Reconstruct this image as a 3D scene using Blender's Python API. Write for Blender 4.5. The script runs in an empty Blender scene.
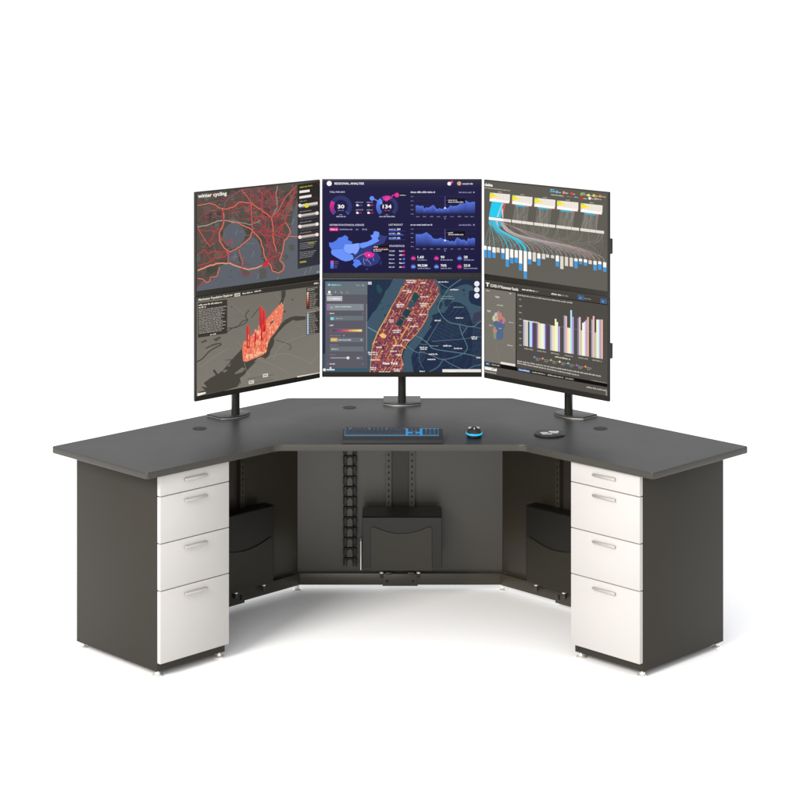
import bpy, bmesh, math, random
from mathutils import Vector, Matrix
from mathutils.geometry import tessellate_polygon

S = bpy.context.scene
COL = S.collection
R = math.radians
D0 = 8.0                      # world y = distance from the camera plane - D0
rnd = random.Random(7)


# ------------------------------------------------------------------ materials
def lin(c):
    out = []
    for v in c[:3]:
        v = v / 255.0
        out.append(v / 12.92 if v <= 0.04045 else ((v + 0.055) / 1.055) ** 2.4)
    return tuple(out)


def mat(name, base, rough=0.5, metal=0.0, spec=0.5, bump=0.0, bscale=600.0, vary=0.0,
        vscale=6.0, emit=None, estr=1.0, rvary=0.0, coat=0.0):
    m = bpy.data.materials.new(name)
    m.use_nodes = True
    nt = m.node_tree
    b = nt.nodes['Principled BSDF']
    b.inputs['Base Color'].default_value = (*base, 1)
    b.inputs['Roughness'].default_value = rough
    b.inputs['Metallic'].default_value = metal
    b.inputs['Specular IOR Level'].default_value = spec
    b.inputs['Coat Weight'].default_value = coat
    if emit:
        b.inputs['Emission Color'].default_value = (*emit, 1)
        b.inputs['Emission Strength'].default_value = estr
    if bump or vary or rvary:
        tc = nt.nodes.new('ShaderNodeTexCoord')
    if bump:
        n = nt.nodes.new('ShaderNodeTexNoise')
        n.inputs['Scale'].default_value = bscale
        n.inputs['Detail'].default_value = 3
        bp = nt.nodes.new('ShaderNodeBump')
        bp.inputs['Strength'].default_value = bump
        bp.inputs['Distance'].default_value = 0.0006
        nt.links.new(tc.outputs['Object'], n.inputs['Vector'])
        nt.links.new(n.outputs['Fac'], bp.inputs['Height'])
        nt.links.new(bp.outputs['Normal'], b.inputs['Normal'])
    if vary or rvary:
        n2 = nt.nodes.new('ShaderNodeTexNoise')
        n2.inputs['Scale'].default_value = vscale
        n2.inputs['Detail'].default_value = 6
        nt.links.new(tc.outputs['Object'], n2.inputs['Vector'])
    if vary:
        mr = nt.nodes.new('ShaderNodeMapRange')
        mr.inputs['To Min'].default_value = 1 - vary
        mr.inputs['To Max'].default_value = 1 + vary
        nt.links.new(n2.outputs['Fac'], mr.inputs['Value'])
        mx = nt.nodes.new('ShaderNodeVectorMath')
        mx.operation = 'SCALE'
        mx.inputs[0].default_value = base
        nt.links.new(mr.outputs['Result'], mx.inputs['Scale'])
        nt.links.new(mx.outputs['Vector'], b.inputs['Base Color'])
    if rvary:
        mr2 = nt.nodes.new('ShaderNodeMapRange')
        mr2.inputs['To Min'].default_value = max(0.02, rough - rvary)
        mr2.inputs['To Max'].default_value = rough + rvary
        nt.links.new(n2.outputs['Fac'], mr2.inputs['Value'])
        nt.links.new(mr2.outputs['Result'], b.inputs['Roughness'])
    return m


M = {}
M['floor'] = mat('floor_white', (0.95, 0.95, 0.95), 0.6, spec=0.2)
M['top'] = mat('charcoal_laminate', (0.0225, 0.0225, 0.0237), 0.40, spec=0.13, bump=0.25, bscale=900, vary=0.05, rvary=0.04)
M['edge'] = mat('edge_band_grey', (0.0295, 0.0272, 0.0222), 0.34, spec=0.36)
M['panel'] = mat('dark_panel', (0.0190, 0.0164, 0.0118), 0.54, spec=0.24, bump=0.18, bscale=800, vary=0.04)
M['back'] = mat('dark_back_panel', (0.0275, 0.0236, 0.0165), 0.32, spec=0.54, bump=0.18, bscale=800, vary=0.04)
M['steel'] = mat('dark_powder_steel', (0.032, 0.0275, 0.0185), 0.36, spec=0.46, bump=0.2, bscale=1200)
M['holder'] = mat('dark_holder_steel', (0.0075, 0.0070, 0.0052), 0.36, spec=0.31, bump=0.15, bscale=1200)
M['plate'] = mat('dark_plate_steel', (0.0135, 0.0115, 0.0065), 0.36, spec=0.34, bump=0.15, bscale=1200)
M['white'] = mat('white_laminate', (0.392, 0.380, 0.366), 0.38, spec=0.30, vary=0.012, vscale=4)
M['nickel'] = mat('brushed_nickel', (0.50, 0.48, 0.45), 0.44, metal=1.0, rvary=0.06)
M['chrome'] = mat('foot_chrome', (0.90, 0.87, 0.82), 0.26, metal=0.55)
M['black'] = mat('matt_black', (0.008, 0.008, 0.008), 0.6, spec=0.2)
M['blackplastic'] = mat('black_plastic', (0.012, 0.012, 0.0125), 0.45, spec=0.3, bump=0.15, bscale=1500)
M['bezel'] = mat('dark_bezel', (0.015, 0.0140, 0.0115), 0.40, spec=0.22)
M['stand'] = mat('dark_stand_metal', (0.020, 0.019, 0.017), 0.32, spec=0.4)
M['standbase'] = mat('stand_base_glossy', (0.028, 0.028, 0.0285), 0.36, spec=0.16)
M['kcase'] = mat('keyboard_case', (0.020, 0.020, 0.020), 0.5, spec=0.2, bump=0.15, bscale=1500)
M['key'] = mat('keycap', (0.020, 0.024, 0.029), 0.45)
M['glow'] = mat('blue_backlight', (0.0, 0.02, 0.04), 0.5, emit=lin((52, 146, 206)), estr=0.92)
M['cyan'] = mat('cyan_led', (0.0, 0.03, 0.05), 0.5, emit=lin((12, 175, 225)), estr=1.25)
M['greyplastic'] = mat('pale_grey_plastic', (0.36, 0.36, 0.36), 0.3)
M['print'] = mat('white_print', (0.72, 0.72, 0.72), 0.5)
M['strip'] = mat('pale_strip', (0.75, 0.73, 0.70), 0.4)


def screen_mat():
    m = bpy.data.materials.new('lit_screen')
    m.use_nodes = True
    nt = m.node_tree
    b = nt.nodes['Principled BSDF']
    at = nt.nodes.new('ShaderNodeAttribute')
    at.attribute_name = 'pix'
    b.inputs['Base Color'].default_value = (0.0006, 0.0006, 0.0006, 1)
    b.inputs['Roughness'].default_value = 0.35
    b.inputs['Specular IOR Level'].default_value = 0.02
    nt.links.new(at.outputs['Color'], b.inputs['Emission Color'])
    b.inputs['Emission Strength'].default_value = 1.0
    return m


M['screen'] = screen_mat()


# ------------------------------------------------------------------ mesh kit
class MB:
    def __init__(self):
        self.bm = bmesh.new()

    def box(self, x0, x1, y0, y1, z0, z1, bev=0.0, seg=2):
        r = bmesh.ops.create_cube(self.bm, size=1.0)
        vs = r['verts']
        for v in vs:
            v.co = Vector(((x0 + x1) / 2 + v.co.x * (x1 - x0), (y0 + y1) / 2 + v.co.y * (y1 - y0),
                           (z0 + z1) / 2 + v.co.z * (z1 - z0)))
        if bev:
            es = list({e for v in vs for e in v.link_edges})
            bmesh.ops.bevel(self.bm, geom=es, offset=bev, segments=seg, profile=0.5, affect='EDGES')
        return self

    def prism(self, pts, z0, z1, bev=0.0, seg=2, axis='z'):
        """extrude a closed outline; axis z: (x,y)->z ; axis y: (x,z)->y ; axis x: (y,z)->x"""
        def P(p, t):
            if axis == 'z':
                return (p[0], p[1], t)
            if axis == 'y':
                return (p[0], t, p[1])
            return (t, p[0], p[1])
        a = [self.bm.verts.new(P(p, z0)) for p in pts]
        b = [self.bm.verts.new(P(p, z1)) for p in pts]
        n = len(pts)
        fs = [self.bm.faces.new(a), self.bm.faces.new(b)]
        for i in range(n):
            j = (i + 1) % n
            fs.append(self.bm.faces.new((a[i], a[j], b[j], b[i])))
        bmesh.ops.recalc_face_normals(self.bm, faces=fs)
        if bev:
            es = list({e for f in fs[:2] for e in f.edges})
            bmesh.ops.bevel(self.bm, geom=es, offset=bev, segments=seg, profile=0.5, affect='EDGES')
        return self

    def cyl(self, x, y, z0, z1, r, seg=28, r2=None, bev=0.0):
        rr = bmesh.ops.create_cone(self.bm, cap_ends=True, segments=seg, radius1=r, radius2=r if r2 is None else r2, depth=z1 - z0)
        for v in rr['verts']:
            v.co += Vector((x, y, (z0 + z1) / 2))
        if bev:
            es = [e for e in {e for v in rr['verts'] for e in v.link_edges}
                  if abs(e.verts[0].co.z - e.verts[1].co.z) < 1e-6]
            bmesh.ops.bevel(self.bm, geom=es, offset=bev, segments=2, profile=0.5, affect='EDGES')
        return self

    def ycyl(self, x, z, y0, y1, r, seg=16):
        rr = bmesh.ops.create_cone(self.bm, cap_ends=True, segments=seg, radius1=r, radius2=r, depth=y1 - y0)
        for v in rr['verts']:
            c = v.co.copy()
            v.co = Vector((x + c.x, (y0 + y1) / 2 + c.z, z + c.y))
        bmesh.ops.recalc_face_normals(self.bm, faces=list({f for v in rr['verts'] for f in v.link_faces}))
        return self

    def lathe(self, x, y, prof, seg=32):
        rings = []
        for (r, z) in prof:
            rings.append([self.bm.verts.new((x + r * math.cos(2 * math.pi * k / seg), y + r * math.sin(2 * math.pi * k / seg), z))
                          for k in range(seg)])
        fs = []
        for a, b in zip(rings, rings[1:]):
            for k in range(seg):
                j = (k + 1) % seg
                fs.append(self.bm.faces.new((a[k], a[j], b[j], b[k])))
        fs.append(self.bm.faces.new(rings[0]))
        fs.append(self.bm.faces.new(rings[-1]))
        bmesh.ops.recalc_face_normals(self.bm, faces=fs)
        return self

    def build(self, name, m, parent=None, smooth=35):
        me = bpy.data.meshes.new(name)
        self.bm.to_mesh(me)
        self.bm.free()
        me.materials.append(m)
        if smooth:
            me.polygons.foreach_set('use_smooth', [True] * len(me.polygons))
            me.set_sharp_from_angle(angle=R(smooth))
        o = bpy.data.objects.new(name, me)
        COL.objects.link(o)
        if parent:
            o.parent = parent
        return o


def thing(name, label, cat, X, Z, z=0.0, rz=0.0, group=None):
    o = bpy.data.objects.new(name, None)
    o.empty_display_size = 0.05
    COL.objects.link(o)
    o.location = (X, Z - D0, z)
    o.rotation_euler = (0, 0, rz)
    o['label'] = label
    o['category'] = cat
    if group:
        o['group'] = group
    return o


def fillet(pts, radii, n=7):
    """round the corners of a polygon"""
    out = []
    N = len(pts)
    for i in range(N):
        p = Vector(pts[i]); a = Vector(pts[i - 1]); b = Vector(pts[(i + 1) % N]); r = radii[i]
        if r <= 0:
            out.append(tuple(p)); continue
        u = (a - p).normalized(); v = (b - p).normalized()
        ang = u.angle(v)
        t = r / math.tan(ang / 2)
        s = p + u * t; e = p + v * t
        c = p + (u + v).normalized() * (r / math.sin(ang / 2))
        a0 = math.atan2(s.y - c.y, s.x - c.x); a1 = math.atan2(e.y - c.y, e.x - c.x)
        d = (a1 - a0 + math.pi) % (2 * math.pi) - math.pi
        for k in range(n + 1):
            w = a0 + d * k / n
            out.append((c.x + r * math.cos(w), c.y + r * math.sin(w)))
    return out


# ------------------------------------------------------------------ setting
fl = MB()
vs = [fl.bm.verts.new((x, y, 0)) for x, y in ((-300, -60), (300, -60), (300, 600), (-300, 600))]
fl.bm.faces.new(vs)
floor = fl.build('floor', M['floor'], smooth=0)
floor['kind'] = 'structure'

# ------------------------------------------------------------------ the desk
ZT = 0.75
TH = 0.024
desk = thing('corner_desk', 'dark charcoal three-sided corner desk with a wide angled worktop and panelled back', 'desk', 0, D0 + 0.0)
half = [(-0.460, -0.168), (-0.8934, -0.601), (-1.2955, -0.197), (-0.4605, 0.666)]
outline = half + [(-x, y) for x, y in reversed(half)]
rad = [0.055, 0.010, 0.008, 0.03, 0.03, 0.008, 0.010, 0.055]
outl = fillet(outline, rad)
inn = fillet([(-0.4592, -0.1665), (-0.8930, -0.5985), (-1.2930, -0.197), (-0.4600, 0.6638),
              (0.4600, 0.6638), (1.2930, -0.197), (0.8930, -0.5985), (0.4592, -0.1665)], rad)
desktop = MB().prism(inn, ZT - TH, ZT, 0.0).build('desktop', M['top'], desk)
eb = MB()


def ring(bm, outer, inner, levels):
    """band between an outer and inner outline (same count); levels: [(z, t)] with t 0 outer,1 inner"""
    loops = []
    for z, t in levels:
        loops.append([bm.verts.new((o[0] + (i[0] - o[0]) * t, o[1] + (i[1] - o[1]) * t, z)) for o, i in zip(outer, inner)])
    n = len(outer); fs = []
    L = len(loops)
    for k in range(L):
        a = loops[k]; b = loops[(k + 1) % L]
        for i in range(n):
            j = (i + 1) % n
            fs.append(bm.faces.new((a[i], a[j], b[j], b[i])))
    bmesh.ops.recalc_face_normals(bm, faces=fs)


ring(eb.bm, outl, inn, [(ZT - TH + 0.0025, 0), (ZT - 0.0025, 0), (ZT - 0.0008, 0.3), (ZT + 0.0002, 1.0), (ZT - 0.004, 1.0),
                        (ZT - TH + 0.004, 1.0), (ZT - TH - 0.0002, 1.0), (ZT - TH + 0.0008, 0.3)])
eb.build('edge_band', M['edge'], desktop)

for (gx, gy) in ((-0.7746, 0.1016), (-0.2043, 0.4817), (0.7746, 0.1016)):
    g = MB().lathe(gx, gy, [(0.018, ZT + 0.0012), (0.0187, ZT + 0.0006), (0.0205, ZT + 0.0006), (0.0212, ZT + 0.0014),
                            (0.0265, ZT + 0.0014), (0.0278, ZT + 0.0005), (0.0280, ZT - 0.002)], 36)
    g.build('cable_grommet', M['black'], desk)

# back panels
ZU = ZT - TH - 0.001
PX = 0.4217
PY = 0.545
MB().box(-PX + 0.004, PX - 0.004, PY + 0.0005, PY + 0.018, 0.05, ZU).build('modesty_panel', M['back'], desk)
wing = {}
for s in (-1, 1):
    w = bpy.data.objects.new('tmp', None)
    wing[s] = Matrix.Translation((s * PX, PY, 0)) @ Matrix.Rotation(R(-45 * s), 4, 'Z')
    bpy.data.objects.remove(w)


def wbox(mb, s, a0, a1, y0, y1, z0, z1, bev=0.0):
    """box on a wing: a = distance from the inner corner outward along the wing, y<0 = towards the room"""
    n0 = len(mb.bm.verts)
    mb.box(min(s * a0, s * a1), max(s * a0, s * a1), y0, y1, z0, z1, bev)
    mb.bm.verts.ensure_lookup_table()
    return mb


def place(o, s):
    o.matrix_local = wing[s]
    return o


for s in (-1, 1):
    p = wbox(MB(), s, -0.0055, 0.752, 0.0, 0.018, 0.05, ZU).build('modesty_panel', M['back'], desk)
    place(p, s)
# base rails (channel: face + top lip)
rl = MB().box(-0.412, 0.412, PY - 0.023, PY - 0.019, 0.0205, 0.0665, 0.001)
rl.box(-0.412, 0.412, PY - 0.0188, PY - 0.0012, 0.058, 0.0615)
rl.build('base_rail', M['steel'], desk)
for s in (-1, 1):
    rl = wbox(MB(), s, 0.0, 0.750, -0.027, -0.023, 0.0205, 0.0665, 0.001)
    wbox(rl, s, 0.012, 0.750, -0.0228, -0.0012, 0.058, 0.0615)
    place(rl.build('base_rail', M['steel'], desk), s)


# perforated uprights
def upright(mb, x, y0, y1, z0, z1, w=0.0225):
    holes = []
    z = z0 + 0.012
    while z < z1 - 0.012:
        holes.append(z); z += 0.0243
    hw = 0.0030
    mb.box(x - w / 2, x - hw, y0, y1, z0, z1)
    mb.box(x + hw, x + w / 2, y0, y1, z0, z1)
    zz = z0
    for h in holes:
        mb.box(x - hw, x + hw, y0, y1, zz, h - 0.0045)
        zz = h + 0.0045
    mb.box(x - hw, x + hw, y0, y1, zz, z1)


UPX = (-0.0458, 0.0485)
for ux in UPX:
    u = MB()
    upright(u, ux, PY - 0.022, PY - 0.019, 0.10, ZU - 0.002)
    u.box(ux - 0.0112, ux - 0.0092, PY - 0.0188, PY - 0.0005, 0.10, ZU - 0.002)
    u.box(ux + 0.0092, ux + 0.0112, PY - 0.0188, PY - 0.0005, 0.10, ZU - 0.002)
    ur = u.build('mounting_rail', M['steel'], desk, smooth=0)
    MB().box(ux - 0.006, ux + 0.006, PY - 0.0185, PY - 0.0175, 0.11, ZU - 0.004).build('slot_shade', M['black'], ur)  # black strip added behind the slots to stand for the shade inside them
MB().box(-0.0342, 0.0369, PY - 0.0060, PY - 0.0040, 0.10, ZU - 0.002).build('channel_shade', M['plate'], desk)  # dark sheet added as the shade of the recessed channel between the uprights
for s in (-1, 1):
    for a in (0.308, 0.402):
        u = MB()
        upright(u, s * a, -0.022, -0.019, 0.10, ZU - 0.002)
        u.box(s * a - 0.0112, s * a - 0.0092, -0.0188, -0.0005, 0.10, ZU - 0.002)
        u.box(s * a + 0.0092, s * a + 0.0112, -0.0188, -0.0005, 0.10, ZU - 0.002)
        ur = place(u.build('mounting_rail', M['steel'], desk, smooth=0), s)
        MB().box(s * a - 0.006, s * a + 0.006, -0.0185, -0.0175, 0.11, ZU - 0.004).build('slot_shade', M['black'], ur)  # wing rails: same added black strip, shade seen through the slots


FOOT = [(0.0, 0.0), (0.0190, 0.0), (0.0200, 0.0008), (0.0200, 0.0024), (0.0186, 0.0040), (0.0120, 0.0068), (0.0086, 0.0082)]


def foot_mesh(h):
    f = MB().lathe(0, 0, FOOT + [(0.0082, 0.0085)], 32)
    f.cyl(0, 0, 0.0086, 0.0145, 0.0098, 6)
    f.cyl(0, 0, 0.0147, h, 0.0055, 16)
    return f


for s in (-1, 1):
    o = foot_mesh(0.0200).build('levelling_foot', M['chrome'], desk)
    o.location = (s * 0.4175, PY - 0.020, 0)


# ------------------------------------------------------------------ drawer pedestals
def pedestal(s, label):
    fx, fy = -0.8663, 7.4756
    c = 0.70711
    X = fx + 0.158 * c - 0.2395 * c
    Z = fy + 0.158 * c + 0.2395 * c
    t = thing('drawer_pedestal', label, 'drawer unit', s * -X if s > 0 else X, Z, 0, R(-45 * s), 'white-fronted drawer pedestals under the desk')
    b = MB()
    yf, yb = -0.2395, 0.2395
    z0, z1 = 0.0215, ZU
    x0, x1 = -0.158, 0.158
    b.box(x0, x0 + 0.018, yf, yb, z0, z1, 0.0012)
    b.box(x1 - 0.018, x1, yf, yb, z0, z1, 0.0012)
    b.box(x0 + 0.0182, x1 - 0.0182, yb - 0.018, yb - 0.0006, z0, z1)
    b.box(x0 + 0.0182, x1 - 0.0182, yf + 0.0006, yb - 0.0182, z0 + 0.0005, z0 + 0.06)
    b.box(x0 + 0.0182, x1 - 0.0182, yf + 0.0006, yb - 0.0182, z1 - 0.012, z1 - 0.0005)
    b.box(x0 + 0.0182, x1 - 0.0182, yf + 0.0035, yf + 0.018, z0 + 0.0602, z1 - 0.0122)
    b.build('carcass', M['panel'], t)
    zs = [(0.6496, 0.7215), (0.4815, 0.6466), (0.3132, 0.4785), (0.0526, 0.3102)]
    dx0, dx1 = (-0.158, 0.162) if s < 0 else (-0.162, 0.158)
    for (a, e) in zs:
        d = MB().box(dx0, dx1, yf - 0.019, yf - 0.0008, a, e, 0.0016, 2).build('drawer_front', M['white'], t)
        hz = e - 0.0285
        hx = (dx0 + dx1) / 2 + (0.0 if s < 0 else 0.0)
        hw = 0.0525
        h = MB()
        h.box(hx - hw, hx + hw, yf - 0.0290, yf - 0.0222, hz - 0.0048, hz + 0.0048, 0.0018, 3)
        for q in (-1, 1):
            h.ycyl(hx + q * 0.042, hz, yf - 0.0226, yf - 0.0188, 0.0042)
        h.build('handle', M['nickel'], d)
    for (qx, qy) in ((-1, -1), (1, -1), (-1, 1), (1, 1)):
        o = foot_mesh(0.0217).build('levelling_foot', M['chrome'], t)
        o.location = (qx * 0.1425, qy * 0.2235, 0)
    return t


pedestal(-1, 'drawer pedestal with four white fronts under the left wing of the corner desk')
pedestal(1, 'drawer pedestal with four white fronts under the right wing of the corner desk')


# ------------------------------------------------------------------ computer holders
def concave(xa, xb, ztop, dip, zbot, r=0.010, n=14):
    """plate outline with a scooped top edge"""
    pts = [(xa, zbot), (xb, zbot), (xb, ztop - r)]
    for k in range(1, 5):
        w = k / 4 * math.pi / 2
        pts.append((xb - r + r * math.cos(w), ztop - r + r * math.sin(w)))
    xs0, xs1 = xb - r * 1.6, xa + r * 1.6
    for k in range(n + 1):
        u = k / n
        x = xs0 + (xs1 - xs0) * u
        pts.append((x, ztop - dip * math.sin(u * math.pi) ** 0.9 - 0.0006))
    for k in range(0, 4):
        w = math.pi / 2 + k / 4 * math.pi / 2
        pts.append((xa + r + r * math.cos(w), ztop - r + r * math.sin(w)))
    pts.append((xa, ztop - r))
    return pts


def bolt(parent, x, y, z, name='bolt'):
    b = MB().cyl(x, y, z - 0.006, z + 0.0005, 0.0062, 6)
    b.build(name, M['steel'], parent)
    h = MB().lathe(x, y, [(0.0, z + 0.0045), (0.004, z + 0.0042), (0.0058, z + 0.0028), (0.006, z + 0.0008), (0.0, z + 0.0007)][1:], 18)
    return h


hold_c = thing('computer_holder', 'dark steel computer holder with scooped front plate hung on the middle back panel', 'computer holder',
               0.0085, D0 + 0.50, 0.0, 0, 'computer holders on the back panels')
b = MB()
hw = 0.1588
prof = [(0.0, 0.139), (0.0, 0.344), (-0.145, 0.344), (-0.150, 0.339), (-0.150, 0.139)]
b.prism(prof, -hw, hw, 0.0015, 1, 'x')
b.build('box', M['holder'], hold_c)
b = MB().prism(concave(-0.1252, 0.1190, 0.3035, 0.0265, 0.1300), -0.1545, -0.1508, 0.0008, 1, 'y')
b.build('front_plate', M['plate'], hold_c)
b = MB()
b.box(-0.060, 0.060, 0.0010, 0.0225, 0.16, 0.30)
b.build('wall_bracket', M['steel'], hold_c)
b = MB()                                  # clamp bracket on the base rail
b.box(-0.0795, 0.0635, 0.0170, 0.0205, 0.0175, 0.0665, 0.0006)
b.box(-0.0670, -0.0435, 0.0100, 0.0168, 0.0640, 0.0742, 0.0006)
b.box(0.0240, 0.0500, 0.0100, 0.0168, 0.0640, 0.0742, 0.0006)
cb = b.build('clamp_bracket', M['steel'], hold_c)
for x in (-0.0615, 0.0445):
    MB().box(x - 0.005, x + 0.005, 0.0160, 0.0169, 0.033, 0.042).build('slot', M['black'], cb)
for x in (-0.0835, 0.0665):
    bb = MB().cyl(x, 0.0135, 0.052, 0.0700, 0.0066, 6)
    bo = bb.build('bolt', M['steel'], cb)
    MB().lathe(x, 0.0135, [(0.0070, 0.0702), (0.0088, 0.0714), (0.0084, 0.0752), (0.0045, 0.0770)], 18).build('bolt_cap', M['chrome'], cb)
MB().box(-0.1690, -0.1655, -0.01, 0.030, 0.090, 0.208).build('trim_strip', M['strip'], hold_c)


def wing_holder(s, label):
    t = thing('computer_holder', label, 'computer holder', s * PX, D0 + PY, 0, R(-45 * s), 'computer holders on the back panels')
    b = MB()
    a0, a1 = 0.196, 0.514
    xa, xb = min(s * a0, s * a1), max(s * a0, s * a1)
    prof = [(-0.0235, 0.0965), (-0.0235, 0.391), (-0.078, 0.391), (-0.083, 0.386), (-0.083, 0.0965)]
    # box hangs just clear of the uprights
    b.prism([(y - 0.0005, z) for y, z in prof], xa, xb, 0.0012, 1, 'x')
    b.build('box', M['holder'], t)
    pl = concave(xa + 0.009, xb - 0.009, 0.268, 0.027, 0.0885)
    MB().prism(pl, -0.0885, -0.0842, 0.0008, 1, 'y').build('front_plate', M['plate'], t)
    b = MB()
    q0, q1 = s * 0.306, s * 0.448
    b.box(min(q0, q1), max(q0, q1), -0.0325, -0.0280, 0.0145, 0.0665, 0.0006)
    cbr = b.build('clamp_bracket', M['steel'], t)
    x = s * 0.325
    MB().box(x - 0.0045, x + 0.0045, -0.0335, -0.0326, 0.030, 0.050).build('slot', M['black'], cbr)
    for a in (0.214, 0.360):
        MB().cyl(s * a, -0.0415, 0.045, 0.0640, 0.0072, 6).build('bolt', M['steel'], cbr)
        MB().lathe(s * a, -0.0415, [(0.0070, 0.0642), (0.0088, 0.0654), (0.0084, 0.0690), (0.0045, 0.0708)], 18).build('bolt_cap', M['chrome'], cbr)
    return t


wing_holder(-1, 'tall dark computer holder on the left wing panel, half hidden behind the left drawer pedestal')
wing_holder(1, 'tall dark computer holder on the right wing panel, half hidden behind the right drawer pedestal')

# ------------------------------------------------------------------ cable spine
spine = thing('cable_spine', 'black segmented cable spine hanging down the middle back panel beside the computer holder', 'cable guide',
              -0.2035, D0 + 0.527)
zt = 0.712
k = 0
while zt > 0.112:
    b = MB()
    for x, wd in ((-0.0275, 0.0045), (-0.0150, 0.0034), (0.0116, 0.0034), (0.0230, 0.0045)):
        b.box(x, x + wd, -0.012, 0.008, zt - 0.033, zt - 0.0045)
    b.box(-0.0115, 0.0105, -0.0060, -0.0040, zt - 0.033, zt - 0.0045)
    b.box(-0.0262, -0.0160, -0.0115, 0.006, zt - 0.0043, zt)
    b.box(-0.0155, 0.0155, -0.0130, 0.006, zt - 0.0052, zt + 0.001)
    b.box(0.0160, 0.0262, -0.0115, 0.006, zt - 0.0043, zt)
    b.cyl(-0.0085, -0.011, zt - 0.010, zt - 0.0053, 0.0028, 10)
    b.cyl(0.0085, -0.011, zt - 0.010, zt - 0.0053, 0.0028, 10)
    b.build('link', M['blackplastic'] if k % 1 else M['black'], spine, smooth=0)
    b2 = MB().box(-0.0112, 0.0104, -0.0085, -0.0062, zt - 0.038, zt - 0.0056)
    b2.build('link_plate', M['steel'], spine, smooth=0)
    zt -= 0.0415
    k += 1


# ------------------------------------------------------------------ monitor stands
AX = 0.008


def stand(X, Z, rz, label, reach, back):
    t = thing('monitor_stand', label, 'monitor stand', X, Z, ZT, rz, 'two-tier monitor stands along the back edge')
    w, f = 0.0765, -0.030
    pts = [(-w, back), (w, back), (w, 0.018)]
    n = 12
    for k in range(n + 1):
        u = -1 + 2 * k / n
        x = -u * w
        pts.append((x, f + 0.030 * abs(u) ** 2.2))
    pts.append((-w, 0.018))
    seen = []
    for p in pts:
        if not seen or (abs(p[0] - seen[-1][0]) + abs(p[1] - seen[-1][1])) > 1e-4:
            seen.append(p)
    MB().prism(seen, 0.0008, 0.0048, 0.0).build('base_plate', M['nickel'], t)
    MB().prism([(x * 1.0, y) for x, y in seen], 0.0050, 0.0098, 0.0010, 2).build('base_cover', M['standbase'], t)
    MB().cyl(0, 0, 0.0099, 0.775, 0.0165, 32, bev=0.002).build('pole', M['stand'], t)
    for zc in (0.327, 0.727):
        a = MB()
        a.cyl(0, 0, zc - 0.03, zc + 0.03, 0.024, 28, bev=0.002)
        a.box(-0.018, 0.018, -(reach - 0.043), -0.022, zc - 0.016, zc + 0.016, 0.003)
        a.box(-0.055, 0.055, -(reach - 0.0375), -(reach - 0.0425), zc - 0.055, zc + 0.055, 0.001)
        a.build('arm', M['stand'], t)
    return t


stand(AX, 8.533, 0, 'dark pole stand clamped at the middle of the back edge carrying the two middle screens', 0.073, 0.127)
stand(-0.6517, 8.308, R(45), 'dark pole stand with plate base on the left wing carrying the two left screens', 0.135, 0.085)
stand(2 * AX + 0.6517, 8.308, R(-45), 'dark pole stand with plate base on the right wing carrying the two right screens', 0.135, 0.085)

# ------------------------------------------------------------------ screen drawing kit
FONT_CACHE = {}


def glyphs(s, bold):
    key = (s, bold)
    if key in FONT_CACHE:
        return FONT_CACHE[key]
    cu = bpy.data.curves.new('txt', 'FONT')
    cu.body = s
    cu.size = 1.0
    cu.resolution_u = 2
    cu.fill_mode = 'FRONT'
    cu.offset = bold
    o = bpy.data.objects.new('txt', cu)
    COL.objects.link(o)
    dg = bpy.context.evaluated_depsgraph_get()
    ev = o.evaluated_get(dg)
    me = ev.to_mesh()
    v = [(a.co.x, a.co.y) for a in me.vertices]
    f = [tuple(p.vertices) for p in me.polygons]
    ev.to_mesh_clear()
    bpy.data.objects.remove(o)
    bpy.data.curves.remove(cu)
    FONT_CACHE[key] = (v, f)
    return FONT_CACHE[key]


def solve(A, bvec):
    n = len(bvec)
    Mx = [row[:] + [bvec[i]] for i, row in enumerate(A)]
    for i in range(n):
        p = max(range(i, n), key=lambda r: abs(Mx[r][i]))
        Mx[i], Mx[p] = Mx[p], Mx[i]
        for r in range(n):
            if r != i:
                q = Mx[r][i] / Mx[i][i]
                for c2 in range(i, n + 1):
                    Mx[r][c2] -= q * Mx[i][c2]
    return [Mx[i][n] / Mx[i][i] for i in range(n)]


def inside(p, poly):
    x, y = p
    c = False
    n = len(poly)
    for i in range(n):
        x1, y1 = poly[i]; x2, y2 = poly[i - 1]
        if (y1 > y) != (y2 > y) and x < (x2 - x1) * (y - y1) / (y2 - y1) + x1:
            c = not c
    return c


def clip(a, b, poly):
    ts = [0.0, 1.0]
    dx, dy = b[0] - a[0], b[1] - a[1]
    n = len(poly)
    for i in range(n):
        x1, y1 = poly[i - 1]; x2, y2 = poly[i]
        ex, ey = x2 - x1, y2 - y1
        den = dx * ey - dy * ex
        if abs(den) < 1e-9:
            continue
        t = ((x1 - a[0]) * ey - (y1 - a[1]) * ex) / den
        u = ((x1 - a[0]) * dy - (y1 - a[1]) * dx) / den
        if 0 <= t <= 1 and 0 <= u <= 1:
            ts.append(t)
    ts.sort()
    out = []
    for t0, t1 in zip(ts, ts[1:]):
        if t1 - t0 < 1e-6:
            continue
        m = (t0 + t1) / 2
        if inside((a[0] + dx * m, a[1] + dy * m), poly):
            out.append(((a[0] + dx * t0, a[1] + dy * t0), (a[0] + dx * t1, a[1] + dy * t1)))
    return out


def mix(a, b, t):
    return tuple(a[i] + (b[i] - a[i]) * t for i in range(3))


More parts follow.
